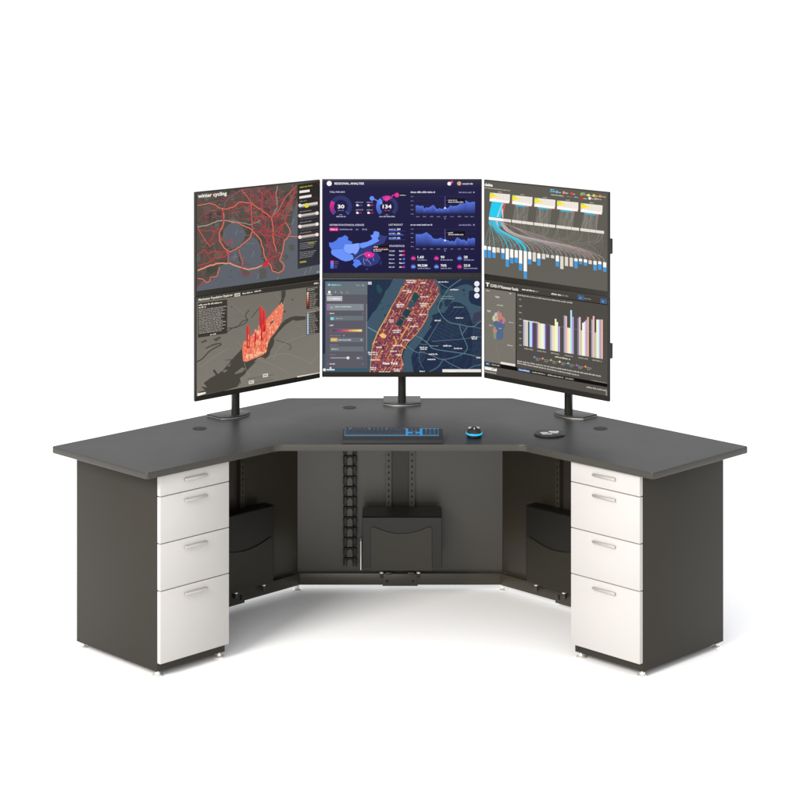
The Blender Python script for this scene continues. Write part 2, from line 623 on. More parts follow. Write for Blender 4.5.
class Screen:
    """Draws flat coloured shapes on a display. Layout units come from four corner
    readings (the display's corners), turned into display metres by a projective map."""
    EPS = 9e-6

    def __init__(self, quad, sw, sh, org=(0, 0), sc=1.0):
        self.sw, self.sh = sw, sh
        self.org, self.sc = org, sc
        src = quad
        dst = [(0, 0), (1, 0), (1, 1), (0, 1)]
        A, bb = [], []
        for (x, y), (u, v) in zip(src, dst):
            A.append([x, y, 1, 0, 0, 0, -u * x, -u * y]); bb.append(u)
            A.append([0, 0, 0, x, y, 1, -v * x, -v * y]); bb.append(v)
        self.h = solve(A, bb)
        self.v, self.f, self.c = [], [], []
        self.layer = 0
        self.quad = quad

    def view(self, ox, oy, sc):
        self.org, self.sc = (ox, oy), sc
        return self

    def px(self, p):
        return (self.org[0] + p[0] / self.sc, self.org[1] + p[1] / self.sc)

    def loc(self, p, clampit=True):
        x, y = self.px(p)
        h = self.h
        w = h[6] * x + h[7] * y + 1
        u = (h[0] * x + h[1] * y + h[2]) / w
        v = (h[3] * x + h[4] * y + h[5]) / w
        if clampit:
            u = min(1, max(0, u)); v = min(1, max(0, v))
        return ((u - 0.5) * self.sw, (1 - v) * self.sh)

    def _add(self, pts, faces, cols):
        n = len(self.v)
        y = -self.layer * self.EPS
        self.v += [(a, y, b) for a, b in pts]
        for f in faces:
            self.f.append(tuple(n + i for i in f))
        self.c += [lin(c) for c in cols]

    def up(self):
        self.layer += 1
        return self

    def fill(self, col, col2=None):
        col2 = col2 or col
        self._add([(-self.sw / 2, self.sh), (self.sw / 2, self.sh), (self.sw / 2, 0), (-self.sw / 2, 0)], [(0, 3, 2, 1)], [col, col, col2, col2])
        self.up()

    def poly(self, pts, col, cols=None, up=True):
        L = [self.loc(p) for p in pts]
        tris = tessellate_polygon([[Vector((a, b, 0)) for a, b in L]])
        self._add(L, tris, cols or [col] * len(L))
        if up:
            self.up()

    def rect(self, x0, y0, x1, y1, col, up=True, col2=None):
        c2 = col2 or col
        self.poly([(x0, y0), (x1, y0), (x1, y1), (x0, y1)], col, [col, col, c2, c2], up)

    def bar(self, a, b, h, col, up=True):
        """slanted bar: a -> b centre line, h thickness (vertical)"""
        self.poly([(a[0], a[1] - h / 2), (b[0], b[1] - h / 2), (b[0], b[1] + h / 2), (a[0], a[1] + h / 2)], col, None, up)

    def line(self, pts, w, col, up=True):
        n = len(pts)
        left, right = [], []
        for i in range(n):
            a = pts[max(0, i - 1)]; b = pts[min(n - 1, i + 1)]
            dx, dy = b[0] - a[0], b[1] - a[1]
            d = math.hypot(dx, dy) or 1
            nx, ny = -dy / d * w / 2, dx / d * w / 2
            left.append((pts[i][0] + nx, pts[i][1] + ny)); right.append((pts[i][0] - nx, pts[i][1] - ny))
        L = [self.loc(p) for p in left + right]
        self._add(L, [(i, i + 1, n + i + 1, n + i) for i in range(n - 1)], [col] * (2 * n))
        if up:
            self.up()

    def curve(self, pts, w, col, up=True, n=6):
        """smooth line through points"""
        P = [pts[0]] + list(pts) + [pts[-1]]
        out = []
        for i in range(1, len(P) - 2):
            p0, p1, p2, p3 = P[i - 1:i + 3]
            for k in range(n):
                t = k / n
                out.append(tuple(0.5 * (2 * p1[j] + (p2[j] - p0[j]) * t + (2 * p0[j] - 5 * p1[j] + 4 * p2[j] - p3[j]) * t * t
                                        + (3 * p1[j] - p0[j] - 3 * p2[j] + p3[j]) * t ** 3) for j in (0, 1)))
        out.append(pts[-1])
        self.line(out, w, col, up)

    def circle(self, x, y, r, col, up=True, n=20):
        self.poly([(x + r * math.cos(2 * math.pi * k / n), y + r * math.sin(2 * math.pi * k / n)) for k in range(n)], col, None, up)

    def arc(self, x, y, r0, r1, a0, a1, col, col2=None, n=24, up=True):
        pts, cols, fs = [], [], []
        for k in range(n + 1):
            a = R(a0 + (a1 - a0) * k / n)
            for r in (r0, r1):
                pts.append(self.loc((x + r * math.cos(a), y - r * math.sin(a))))
                cols.append(mix(col, col2 or col, k / n))
        for k in range(n):
            fs.append((2 * k, 2 * k + 1, 2 * k + 3, 2 * k + 2))
        self._add(pts, fs, cols)
        if up:
            self.up()

    def text(self, s, a, b, h, col, bold=0.012):
        """text from baseline point a to b, cap height h"""
        v, f = glyphs(s, bold)
        x0 = min(p[0] for p in v); x1 = max(p[0] for p in v)
        A = self.loc(a); B = self.loc(b); C = self.loc((a[0], a[1] - h))
        sx = (B[0] - A[0]) / (x1 - x0)
        sz = (C[1] - A[1]) / 0.70
        self._add([(A[0] + (p[0] - x0) * sx, A[1] + p[1] * sz) for p in v], f, [col] * len(v))
        self.up()

    def greek(self, a, b, h, col, seed=0, up=True):
        """an unreadably small line of type: a row of word-like dashes"""
        g = random.Random(seed * 7919 + int(a[0] * 13 + a[1] * 31))
        Lx = b[0] - a[0]
        t = 0.0
        while t < Lx - h * 0.3:
            w = h * g.uniform(1.2, 4.2)
            e = min(Lx, t + w)
            p0 = (a[0] + t, a[1] + (b[1] - a[1]) * t / Lx); p1 = (a[0] + e, a[1] + (b[1] - a[1]) * e / Lx)
            # each word is a row of narrow stems so it reads as type, not as a bar
            q = t
            while q < e - 0.05 * h:
                q2 = min(e, q + h * g.uniform(0.28, 0.45))
                hh = h * g.choice((0.7, 0.7, 1.0))
                f0 = a[1] + (b[1] - a[1]) * q / Lx; f1 = a[1] + (b[1] - a[1]) * q2 / Lx
                self.poly([(a[0] + q, f0 + h / 2 - hh), (a[0] + q2, f1 + h / 2 - hh), (a[0] + q2, f1 + h / 2), (a[0] + q, f0 + h / 2)], col, None, False)
                q = q2 + h * 0.12
            t = e + h * 0.45
        if up:
            self.up()

    def build(self, parent):
        me = bpy.data.meshes.new('display')
        me.from_pydata(self.v, [], self.f)
        at = me.color_attributes.new('pix', 'FLOAT_COLOR', 'POINT')
        for i, c in enumerate(self.c):
            at.data[i].color = (*c, 1)
        me.materials.append(M['screen'])
        o = bpy.data.objects.new('display', me)
        COL.objects.link(o)
        o.parent = parent
        o.location = (0, -0.0009, 0.0205)
        return o


MW, MH = 0.6455, 0.3990
SW, SH = MW - 0.008, MH - 0.0205 - 0.004


def monitor(X, Z, zb, rz, label, draw):
    t = thing('monitor', label, 'monitor', X, Z, zb, rz, 'monitors in two rows on the three stands')
    b = MB()
    b.box(-MW / 2, MW / 2, 0.0, 0.012, 0, MH, 0.0012, 2)
    body = b.build('housing', M['bezel'], t)
    b = MB()
    b.box(-MW / 2 + 0.055, MW / 2 - 0.055, 0.0121, 0.030, 0.06, MH - 0.06, 0.006, 3)
    b.build('rear_cover', M['blackplastic'], t)
    b = MB().box(MW / 2 - 0.030, MW / 2 - 0.0015, 0.0121, 0.028, MH / 2 - 0.038, MH / 2 + 0.020, 0.001)
    b.build('control_block', M['bezel'], t)
    draw().build(t)
    return t


# ---- left top: cycling heat map
def scr_cycle():
    c = Screen([(196.7, 193.4), (320, 180.6), (320, 274.2), (196.7, 292.2)], SW, SH).view(190, 175, 5.714)
    c.fill((84, 81, 74))
    g = random.Random(3)
    for i in range(130):
        x, y = g.uniform(40, 610), g.uniform(60, 640)
        r = g.uniform(8, 30)
        col = mix((88, 85, 78), g.choice([(64, 62, 56), (70, 68, 61), (106, 102, 94)]), g.uniform(.4, 1))
        n = 7
        c.poly([(x + r * g.uniform(.5, 1.2) * math.cos(2 * math.pi * k / n), y + r * g.uniform(.5, 1.3) * math.sin(2 * math.pi * k / n)) for k in range(n)], col)
    W = (95, 99, 108)
    c.poly([(210, 292), (232, 280), (245, 258), (262, 262), (268, 280), (300, 302), (322, 340), (305, 375), (280, 408), (240, 425), (205, 402), (184, 360), (190, 320)], W)
    c.poly([(345, 348), (385, 372), (402, 405), (412, 450), (402, 470), (425, 500), (370, 532), (330, 540), (292, 520), (285, 470), (262, 440), (240, 440), (285, 418), (330, 370)], W)
    c.poly([(205, 430), (262, 440), (290, 520), (215, 505)], W)
    sea = [(38, 668), (38, 648), (75, 604), (110, 612), (150, 578), (163, 528), (215, 507), (330, 546), (410, 508), (440, 502), (462, 552), (500, 562), (537, 545),
           (514, 482), (532, 400), (552, 362), (575, 300), (590, 220), (612, 150), (745, 140), (745, 580)]
    c.poly(sea, W)
    for p in ([(290, 535), (330, 545), (345, 570), (320, 588), (295, 575)], [(395, 545), (420, 535), (440, 545), (438, 590), (405, 600), (390, 575)],
              [(560, 405), (590, 398), (605, 425), (575, 440)], [(530, 460), (560, 455), (565, 478), (540, 490)], [(450, 500), (470, 495), (490, 520), (480, 545), (455, 535)]):
        c.poly(p, mix((88, 85, 78), W, .25))
    for i in range(34):
        x, y = g.uniform(130, 330), g.uniform(545, 640)
        if y < 690 - x * .42:
            c.poly([(x + g.uniform(-7, 7), y + g.uniform(-9, 9)) for k in range(3)], (74, 74, 76))
    for (x, y) in ((265, 330), (360, 455), (255, 470), (590, 270), (390, 580), (500, 600), (660, 560), (690, 545)):
        c.line([(x - 8, y + 16), (x, y), (x + 5, y - 18)], 2, (140, 142, 146))

    def inside_sea(x, y):
        return inside((x, y), sea) or (x > 560 and y > 380)
    # faint secondary net
    cols = [(136, 62, 68), (158, 66, 70), (152, 92, 88), (126, 74, 84), (124, 50, 74), (176, 60, 66)]
    for i in range(520):
        x, y = g.gauss(440, 85), g.uniform(60, 520)
        if i % 3 == 0:
            x, y = g.uniform(40, 340), g.uniform(110, 600)
        a = g.choice([0.3, 1.2, 1.9, 2.6]) + g.uniform(-.4, .4)
        pts = [(x, y)]
        for k in range(4):
            a += g.uniform(-.5, .5)
            x += 17 * math.cos(a); y += 17 * math.sin(a)
            pts.append((x, y))
        if any(inside_sea(*p) or p[0] > 606 or p[0] < 38 for p in pts):
            continue
        if any(inside(p, [(184, 260), (330, 270), (420, 380), (420, 520), (230, 440)]) for p in pts):
            continue
        c.curve(pts, g.uniform(1.6, 3.4), g.choice(cols), n=2)
    for i in range(70):
        x, y = g.uniform(40, 600), g.uniform(70, 480)
        if not inside_sea(x, y):
            c.greek((x, y), (x + g.uniform(10, 30), y - 3), 4, (132, 128, 122), i)
    RD, OR, LO, MV, GY, PK = (206, 62, 66), (222, 92, 70), (232, 146, 116), (150, 92, 98), (160, 152, 146), (190, 44, 84)
    roads = [
        (5, OR, [(38, 175), (100, 163), (135, 170), (165, 190), (200, 196), (240, 186), (280, 155), (340, 160), (400, 196), (460, 242), (472, 300), (470, 345), (480, 400), (492, 445)]),
        (5, GY, [(38, 300), (100, 287), (150, 265), (200, 262)]),
        (6, OR, [(200, 262), (270, 276), (330, 302), (355, 322), (395, 365), (415, 420), (425, 470), (440, 500)]),
        (6, OR, [(355, 322), (335, 365), (282, 412), (225, 442), (190, 418), (166, 380), (165, 330), (185, 285), (190, 240), (182, 196)]),
        (4, GY, [(205, 262), (270, 270), (340, 285), (400, 262)]),
        (5, RD, [(290, 85), (318, 118), (345, 152), (348, 230), (355, 322)]),
        (4, MV, [(188, 192), (200, 152), (232, 122), (290, 85), (340, 74), (400, 68)]),
        (4, RD, [(388, 75), (410, 112), (404, 170), (412, 232), (375, 240), (358, 280)]),
        (4, GY, [(497, 62), (489, 100), (496, 180), (466, 244)]),
        (5, RD, [(606, 62), (560, 108), (530, 150), (500, 205), (462, 242)]),
        (4, RD, [(606, 92), (560, 160), (520, 226), (462, 244)]),
        (4, MV, [(600, 120), (556, 172), (545, 225), (540, 262)]),
        (4, RD, [(597, 70), (580, 150), (552, 235), (540, 270), (520, 300), (505, 335), (560, 350)]),
        (5, OR, [(538, 268), (562, 300), (572, 330), (560, 350), (610, 353)]),
        (6, OR, [(560, 350), (536, 378), (526, 440), (510, 488), (535, 520), (528, 545), (500, 562), (470, 552), (455, 515), (440, 500)]),
        (7, LO, [(38, 550), (100, 524), (160, 508), (215, 506), (270, 526), (330, 543), (380, 532), (440, 500)]),
        (4, RD, [(38, 520), (95, 508), (130, 482), (190, 470), (222, 443)]),
        (4, RD, [(38, 462), (75, 428), (100, 452), (128, 438), (160, 442), (205, 440)]),
        (5, RD, [(206, 440), (215, 470), (212, 506)]),
        (4, OR, [(276, 428), (284, 462), (297, 490), (294, 520)]),
        (3, PK, [(294, 522), (294, 570), (330, 578), (352, 560)]),
        (5, OR, [(38, 594), (72, 600), (88, 618), (108, 608), (112, 590), (150, 580), (164, 530)]),
        (3, PK, [(38, 650), (62, 622), (72, 600)]),
        (4, OR, [(42, 305), (72, 360), (100, 398), (112, 412)]),
        (3, RD, [(42, 315), (90, 322), (150, 316), (178, 300)]),
        (4, RD, [(165, 345), (205, 400), (235, 370), (238, 400)]),
        (4, PK, [(190, 196), (182, 215), (186, 262)]),
        (4, PK, [(355, 322), (392, 320), (430, 318), (470, 330), (500, 345), (560, 350)]),
        (4, PK, [(430, 318), (440, 360), (450, 420), (442, 500)]),
        (4, RD, [(392, 322), (412, 345), (440, 350), (470, 345), (490, 318), (540, 268)]),
        (3, PK, [(420, 400), (462, 430), (500, 445), (525, 442)]),
        (4, RD, [(440, 500), (470, 470), (505, 462)]),
        (3, RD, [(345, 240), (405, 240), (462, 242)]),
        (3, PK, [(400, 160), (440, 150), (490, 110)]),
        (3, RD, [(348, 200), (300, 180), (282, 156)]),
        (3, RD, [(410, 112), (445, 90), (478, 150), (496, 182)]),
        (3, RD, [(430, 240), (425, 290), (400, 320), (356, 350)]),
    ]
    for w, col, pts in roads:
        q = [pts[0]]
        for a, b2 in zip(pts, pts[1:]):
            L = math.hypot(b2[0] - a[0], b2[1] - a[1])
            m = max(1, int(L / 13))
            for k in range(1, m + 1):
                j = 0 if k == m else 2.4
                q.append((a[0] + (b2[0] - a[0]) * k / m + g.uniform(-j, j), a[1] + (b2[1] - a[1]) * k / m + g.uniform(-j, j)))
        c.curve(q, w * 1.5, mix(col, (96, 84, 78), .62), n=2)
        c.curve(q, w * .78, col, n=3)
        if w > 4:
            c.curve(q, w * .30, mix(col, (244, 196, 168), .55), n=3)
    c.poly([(405, 520), (440, 485), (446, 520), (420, 528)], (205, 48, 70))
    # side panel
    PN = (43, 41, 39)
    c.poly([(612, 56), (741, 33), (741, 512), (612, 538)], PN, [PN, PN, (48, 50, 60), (54, 56, 66)])
    for a, b2 in (((690, 122), (741, 140)), ((720, 40), (741, 62)), ((612, 352), (738, 318)), ((700, 215), (738, 205))):
        c.line([a, b2], 2.5, (110, 40, 40))
    c.greek((624, 71), (697, 58), 8, (178, 174, 60), 1)
    CW = (238, 228, 220)
    c.bar((622, 97), (681, 89), 14, CW)
    c.bar((622, 129), (691, 118), 14, CW)
    c.greek((624, 152), (665, 145), 6, (140, 136, 132), 2)
    c.bar((620, 178), (727, 160), 15, (215, 206, 198))
    c.bar((622, 186), (727, 170), 7, (120, 116, 110))
    c.circle(625, 173, 9, CW)
    c.circle(663, 174, 13, (225, 215, 62))
    for i, (ya, yb) in enumerate(((233, 218), (295, 281), (356, 341))):
        c.greek((624, ya - 22), (690, ya - 32), 6, (150, 146, 140), 3 + i)
        c.bar((624, ya), (724, yb), 13, (196, 188, 182))
        c.bar((626, ya + 9), (722, yb + 9), 7, (110, 106, 104))
        c.circle(625, ya, 10, CW); c.circle(723, yb, 10, CW)
        c.greek((626, ya + 21), (728, yb + 21), 6, (92, 92, 96), 9 + i)
    for i in range(9):
        y = 392 + i * 10.5
        if i == 4:
            continue
        c.greek((624, y), (722 - (i * 37 % 30), y - 12), 5, (150, 148, 148), 20 + i)
    c.bar((672, 390), (706, 385), 9, (150, 142, 50)); c.bar((624, 501), (661, 496), 9, (172, 162, 50))
    c.greek((722, 556), (740, 553), 7, (190, 186, 180), 5)
    c.text('winter cycling', (40, 132), (205, 108), 21, (255, 250, 246), 0.022)
    c.poly([(36, 104), (745, 26), (745, 31), (36, 109)], (70, 67, 61))
    return c


# ---- left bottom: population map
def scr_pop():
    c = Screen([(196.7, 297.6), (320, 279), (320, 372.8), (196.7, 397)], SW, SH).view(190, 280, 5.714)
    BG, WT = (122, 117, 108), (73, 70, 63)
    c.fill((116, 111, 102), (128, 123, 114))
    g = random.Random(11)
    for i in range(46):                       # faint street lines
        x, y = g.uniform(40, 740), g.uniform(60, 640)
        a = g.choice([0.1, 0.7, 2.4]) + g.uniform(-.15, .15)
        L = g.uniform(40, 170)
        c.curve([(x, y), (x + L * .5 * math.cos(a), y - L * .5 * math.sin(a) + g.uniform(-4, 4)), (x + L * math.cos(a), y - L * math.sin(a))], 1.6, (132, 127, 118))
    c.poly([(524, 58), (549, 54), (548, 86), (538, 112), (530, 135), (515, 142), (490, 165), (452, 210), (402, 272), (360, 318), (312, 362), (300, 392), (292, 430), (240, 486),
            (226, 470), (292, 400), (302, 378), (338, 342), (385, 300), (430, 250), (470, 202), (508, 150), (524, 104)], WT)
    c.poly([(300, 392), (292, 430), (240, 486), (226, 474), (206, 498), (186, 520), (160, 540), (140, 512), (130, 520), (148, 546), (118, 562), (78, 592), (98, 618), (62, 612), (86, 634), (52, 642), (46, 664), (190, 640),
            (275, 612), (294, 590), (286, 562), (310, 545), (338, 508), (380, 466), (322, 470), (304, 464)], WT)
    c.poly([(530, 240), (548, 224), (570, 212), (600, 203), (662, 204), (662, 224), (610, 231), (590, 226), (545, 256), (505, 300), (482, 332), (484, 352), (478, 374), (462, 402), (456, 428), (446, 440), (432, 456), (424, 444),
            (400, 440), (345, 484), (322, 470), (415, 430), (440, 406), (442, 378), (462, 330), (502, 280)], WT)
    c.poly([(255, 535), (300, 500), (318, 508), (300, 528), (262, 540)], BG)
    c.poly([(185, 522), (205, 512), (215, 520), (195, 532)], (118, 113, 104)); c.poly([(215, 492), (228, 482), (234, 488), (222, 498)], (118, 113, 104))
    c.curve([(38, 470), (70, 452), (110, 410), (150, 385), (180, 368), (150, 365), (90, 392)], 7, WT)
    c.curve([(205, 300), (250, 272), (300, 255), (330, 230), (318, 200), (340, 170)], 5, WT)
    c.curve([(215, 275), (270, 268), (300, 235), (335, 225)], 5, WT)
    c.curve([(350, 215), (375, 185), (395, 160)], 4, WT)
    for p in ([(130, 340), (170, 322), (180, 330), (150, 352)], [(60, 355), (90, 340), (100, 350), (70, 362)], [(120, 370), (165, 358), (168, 366), (130, 378)], [(200, 458), (250, 452), (250, 457), (205, 462)],
              [(660, 205), (690, 205), (690, 212), (660, 220)], [(535, 175), (545, 168), (550, 180), (540, 186)], [(580, 110), (590, 100), (592, 114)], [(235, 150), (244, 146), (240, 158)]):
        c.poly(p, (84, 80, 73))
    c.curve([(490, 340), (525, 352), (560, 362), (580, 380), (568, 400)], 5, (92, 88, 80))
    for pts in ([(480, 455), (500, 400), (560, 350), (640, 320), (740, 292)], [(380, 445), (440, 470), (520, 505), (560, 530)], [(310, 470), (325, 520), (345, 560)], [(430, 450), (540, 420), (640, 450), (700, 480)],
                [(690, 480), (715, 450), (735, 420)], [(275, 612), (300, 570), (330, 560)], [(60, 500), (140, 440), (220, 390)]):
        c.curve(pts, 2.4, (142, 137, 128))
    isl = [(520, 132), (536, 145), (532, 190), (527, 228), (502, 280), (462, 330), (442, 378), (440, 406), (415, 430), (322, 468), (304, 464), (298, 380), (312, 358), (362, 308), (402, 268), (452, 206), (492, 160)]
    c.poly(isl, (234, 124, 98))
    pal = [(240, 142, 112), (246, 172, 138), (230, 108, 88), (238, 128, 98), (252, 198, 160), (244, 150, 116), (222, 92, 78), (248, 182, 146)]
    for i in range(620):
        x, y = g.uniform(296, 538), g.uniform(128, 468)
        if inside((x, y), isl):
            t = (y - 130) / 340
            col = g.choice(pal)
            if t > .45 and g.random() < .16:
                col = g.choice([(214, 70, 60), (222, 86, 70), (226, 92, 74)])
            hh = g.uniform(6, 15) * (1.2 if t > .4 else .7)
            c.poly([(x - 2.5, y - hh), (x + 2.5, y - hh - .6), (x + 2.5, y), (x - 2.5, y)], col)
    c.poly([(455, 242), (470, 228), (482, 230), (470, 246), (460, 252)], (120, 96, 82))
    for (x0, x1, yt, yb) in ((396, 413, 148, 285), (415, 432, 172, 292), (322, 341, 262, 388), (368, 380, 300, 352), (404, 416, 268, 345)):
        c.poly([(x0, yt), (x1, yt - 1), (x1, yb), (x0, yb + 2)], (212, 52, 50), [(222, 78, 72), (222, 70, 66), (196, 30, 34), (196, 30, 34)])
        c.poly([(x0, yt), (x0 + (x1 - x0) * .35, yt), (x0 + (x1 - x0) * .35, yb), (x0, yb)], (200, 38, 40))
    for i in range(70):
        x, y = g.uniform(310, 470), g.uniform(250, 440)
        if inside((x, y), isl) and y < 462 - (x - 320) * .5:
            c.poly([(x - 1.6, y - g.uniform(16, 44)), (x + 1.6, y - 20), (x + 1.6, y), (x - 1.6, y)], g.choice([(214, 64, 58), (204, 48, 50), (224, 88, 72), (248, 186, 150)]))
    for i in range(40):
        x = g.uniform(320, 432); y = 462 - (x - 320) * .34 + g.uniform(-26, -4)
        if inside((x, y), isl):
            c.poly([(x - 3, y - 10), (x + 3, y - 10), (x + 3, y), (x - 3, y)], g.choice([(250, 200, 160), (246, 176, 136)]))
    # header
    c.poly([(36, 96), (746, -8), (746, 26), (36, 122)], (57, 54, 49))
    c.line([(36, 122), (746, 26)], 2, (96, 92, 85))
    LT = (228, 221, 210)
    c.text('Manhattan Population Explorer', (45, 117), (243, 90), 13, LT, 0.03)
    c.poly([(251, 74), (285, 69), (285, 88), (251, 93)], (205, 198, 186))
    c.greek((256, 83), (280, 79), 8, (90, 86, 80), 1)
    c.greek((298, 74), (356, 65), 8, LT, 2); c.greek((366, 62), (405, 56), 8, LT, 3); c.greek((708, 15), (734, 11), 9, LT, 4)
    # text card
    c.poly([(42, 130), (210, 108), (210, 304), (42, 330)], (60, 57, 52))
    c.greek((46, 142), (180, 124), 9, LT, 5); c.greek((46, 156), (88, 150), 9, LT, 6)
    for i in range(15):
        y = 170 + i * 9.6
        e = 205 - (i * 53 % 34)
        c.greek((46, y), (e, y - (e - 46) * .14), 6, (176, 170, 160), 10 + i)
    c.greek((112, 312), (152, 305), 8, LT, 40)
    # legends
    c.poly([(664, 40), (740, 27), (740, 150), (664, 164)], (62, 59, 54))
    c.greek((670, 47), (728, 36), 5, (190, 184, 174), 50); c.greek((670, 56), (712, 48), 5, (190, 184, 174), 51)
    ramp = [(250, 232, 210), (248, 214, 186), (244, 190, 156), (238, 160, 124), (226, 124, 92), (206, 88, 66), (176, 52, 44), (140, 34, 34), (98, 26, 28)]
    for i, col in enumerate(ramp):
        y = 66 + i * 10.6
        c.poly([(667, y), (677, y - 1.5), (677, y + 6), (667, y + 7.5)], col)
        c.greek((683, y + 2), (712 + (i * 31 % 18), y - 3), 5, (168, 162, 152), 60 + i)
    c.poly([(664, 186), (740, 172), (738, 298), (664, 312)], (62, 59, 54))
    c.greek((668, 183), (716, 175), 5, (190, 184, 174), 75)
    for i in range(12):
        y = 190 + i * 10
        c.poly([(667, y), (678, y - 1.5), (678, y + 3), (667, y + 4.5)], (222, 232, 240))
        c.poly([(667, y + 4.6), (678, y + 3.1), (678, y + 7), (667, y + 8.5)], (92, 150, 196))
        c.greek((683, y + 2), (710 + (i * 29 % 24), y - 3), 5, (168, 162, 152), 80 + i)
    # sliders
    c.line([(325, 566), (412, 552)], 2, (60, 57, 52)); c.line([(446, 546), (476, 541)], 2, (60, 57, 52))
    c.line([(366, 586), (474, 568)], 2, (60, 57, 52)); c.line([(330, 574), (470, 556)], 1.5, (92, 88, 80))
    for x, y in ((429, 545), (348, 584)):
        c.poly([(x - 15, y - 7), (x + 15, y - 12), (x + 15, y + 8), (x - 15, y + 13)], (214, 207, 197))
        c.greek((x - 9, y + 1), (x + 9, y - 2), 8, (120, 114, 106), 3)
    c.poly([(611, 549), (746, 526), (746, 532), (611, 557)], (238, 226, 214))
    c.poly([(36, 652), (86, 643), (86, 652), (36, 668)], (240, 234, 224))
    return c


# ---- centre top: dashboard
def scr_dash():
    c = Screen([(322.3, 180.2), (482, 180.2), (482, 274), (322.3, 274)], SW, SH).view(318, 175, 4.706)
    BG = (29, 26, 64)
    c.fill((33, 30, 66), (27, 24, 64))
    c.rect(20, 24, 772, 62, (48, 45, 74), True, (33, 30, 66))
    WH, GY, PKC, BL = (250, 248, 252), (150, 148, 186), (228, 38, 140), (94, 128, 236)
    c.circle(50, 40, 12, WH)
    c.text('REGIONAL ANALYSIS', (75, 45), (215, 45), 10, WH, 0.022)
    c.circle(621, 41, 9, WH); c.circle(633, 33, 6, (230, 70, 160)); c.circle(668, 40, 10, (206, 168, 152)); c.greek((684, 41), (738, 41), 8, (214, 212, 228), 1)
    c.text('TOLL FOR 2019', (52, 84), (124, 84), 7, (214, 212, 232), 0.02)
    RG = (46, 54, 108)
    c.arc(105, 150, 33, 53, -48, 228, RG)
    c.arc(105, 150, 33, 53, 148, 222, (240, 44, 156), (120, 50, 130))
    c.arc(105, 150, 33, 53, 222, 228, (70, 88, 176)); c.arc(105, 150, 33, 53, -48, -40, (70, 88, 176))
    c.text('30', (90, 158), (122, 158), 17, WH, 0.03)
    c.greek((90, 168), (120, 168), 5, (120, 120, 180), 2)
    c.greek((97, 188), (112, 188), 5, GY, 3); c.greek((84, 197), (128, 197), 6, (190, 188, 214), 4)
    for i, (x, y) in enumerate(((175, 129), (228, 129), (175, 165), (228, 165))):
        c.greek((x, y), (x + (36 if x < 200 else 28), y), 6, GY, 5 + i)
        c.circle(x + 8, y + 14, 5, WH); c.greek((x + 4, y + 15), (x + 16, y + 15), 8, WH, 12)
        c.greek((x + 18, y + 14), (x + 32, y + 14), 5, PKC if i else BL, 9 + i)
    c.arc(325, 150, 33, 52, -48, 228, RG)
    c.arc(325, 150, 33, 52, 130, 228, (104, 142, 250), (66, 90, 186))
    c.arc(325, 150, 33, 52, 72, 118, (240, 60, 160), (170, 60, 150))
    c.curve([(253, 111), (275, 120), (300, 138)], 5, (104, 142, 250)); c.circle(253, 111, 11, (104, 142, 250)); c.circle(297, 133, 6, (120, 156, 255))
    c.curve([(322, 116), (345, 108), (352, 96), (374, 95)], 4, (236, 54, 158)); c.circle(372, 95, 11, (240, 48, 156)); c.circle(322, 115, 9, (240, 60, 160))
    c.rect(382, 88, 420, 101, (12, 10, 22)); c.greek((386, 95), (416, 95), 6, (200, 198, 214), 14)
    c.text('134', (304, 158), (346, 158), 17, WH, 0.03)
    c.greek((312, 168), (340, 168), 5, (190, 70, 140), 15); c.greek((318, 188), (334, 188), 5, GY, 16); c.greek((288, 197), (362, 197), 6, (190, 188, 214), 17)
    # charts
    for k, (oy, pts, tip) in enumerate((
            (178, [(150, 265), (170, 262), (190, 270), (220, 265), (230, 295), (255, 280), (270, 286), (320, 258), (345, 292), (360, 300), (375, 288), (400, 298), (430, 285), (460, 290), (480, 262), (500, 271), (550, 266), (570, 245), (622, 214), (660, 236), (700, 228), (715, 232)], (440, 197, 622, 241)),
            (225, [(150, 95), (210, 95), (255, 75), (270, 90), (295, 106), (315, 135), (360, 141), (385, 128), (430, 150), (460, 152), (480, 166), (495, 155), (515, 168), (547, 122), (570, 140), (590, 150), (610, 144), (635, 166), (652, 130), (670, 140), (690, 130), (715, 135)], (440, 64, 622, 106)))):
        c.view(400, oy, 9.412)
        y0 = (175, 42)[k]
        for i in range(5):
            y = y0 + i * 41.5
            c.line([(145, y), (718, y)], 2.4, (52, 50, 92))
            c.greek((104, y), (132, y), 10, (126, 124, 168), 20 + i)
        base = (338, 205)[k]
        for a, b2 in zip(pts, pts[1:]):
            ca = (84, 112, 214)
            c.poly([a, b2, (b2[0], base), (a[0], base)], ca, [ca, ca, (34, 36, 92), (34, 36, 92)], False)
        c.up()
        c.line(pts, 4, (104, 136, 240))
        mx = 430; my = (285, 150)[k]
        c.line([(mx, y0), (mx, my)], 8, (66, 84, 172)); c.circle(mx, my, 9, (236, 240, 255))
        c.rect(*tip, (14, 12, 22))
        c.line([(mx + 10, tip[1] + 14), (tip[0] + 14, tip[1] + 14)], 3, (220, 60, 90))
        c.greek((460, tip[1] + 13), (545 if k == 0 else 505, tip[1] + 13), 11, (214, 212, 216), 31 + k); c.greek((460, tip[1] + 31), (605, tip[1] + 31), 11, (224, 222, 226), 33 + k)
        yl = (366, 231)[k]
        for i, x in enumerate((170, 235, 302, 366, 432, 498, 566, 634, 688)):
            c.greek((x - 16, yl), (x + 17, yl), 11, (126, 124, 168), 40 + i)
        c.poly([(mx - 9, yl + 15), (mx + 9, yl + 15), (mx, yl + 28)], (104, 142, 250))
    c.view(318, 175, 4.706)
    c.greek((437, 81), (553, 81), 8, (214, 212, 232), 50); c.greek((437, 236), (540, 236), 8, (214, 212, 232), 51)
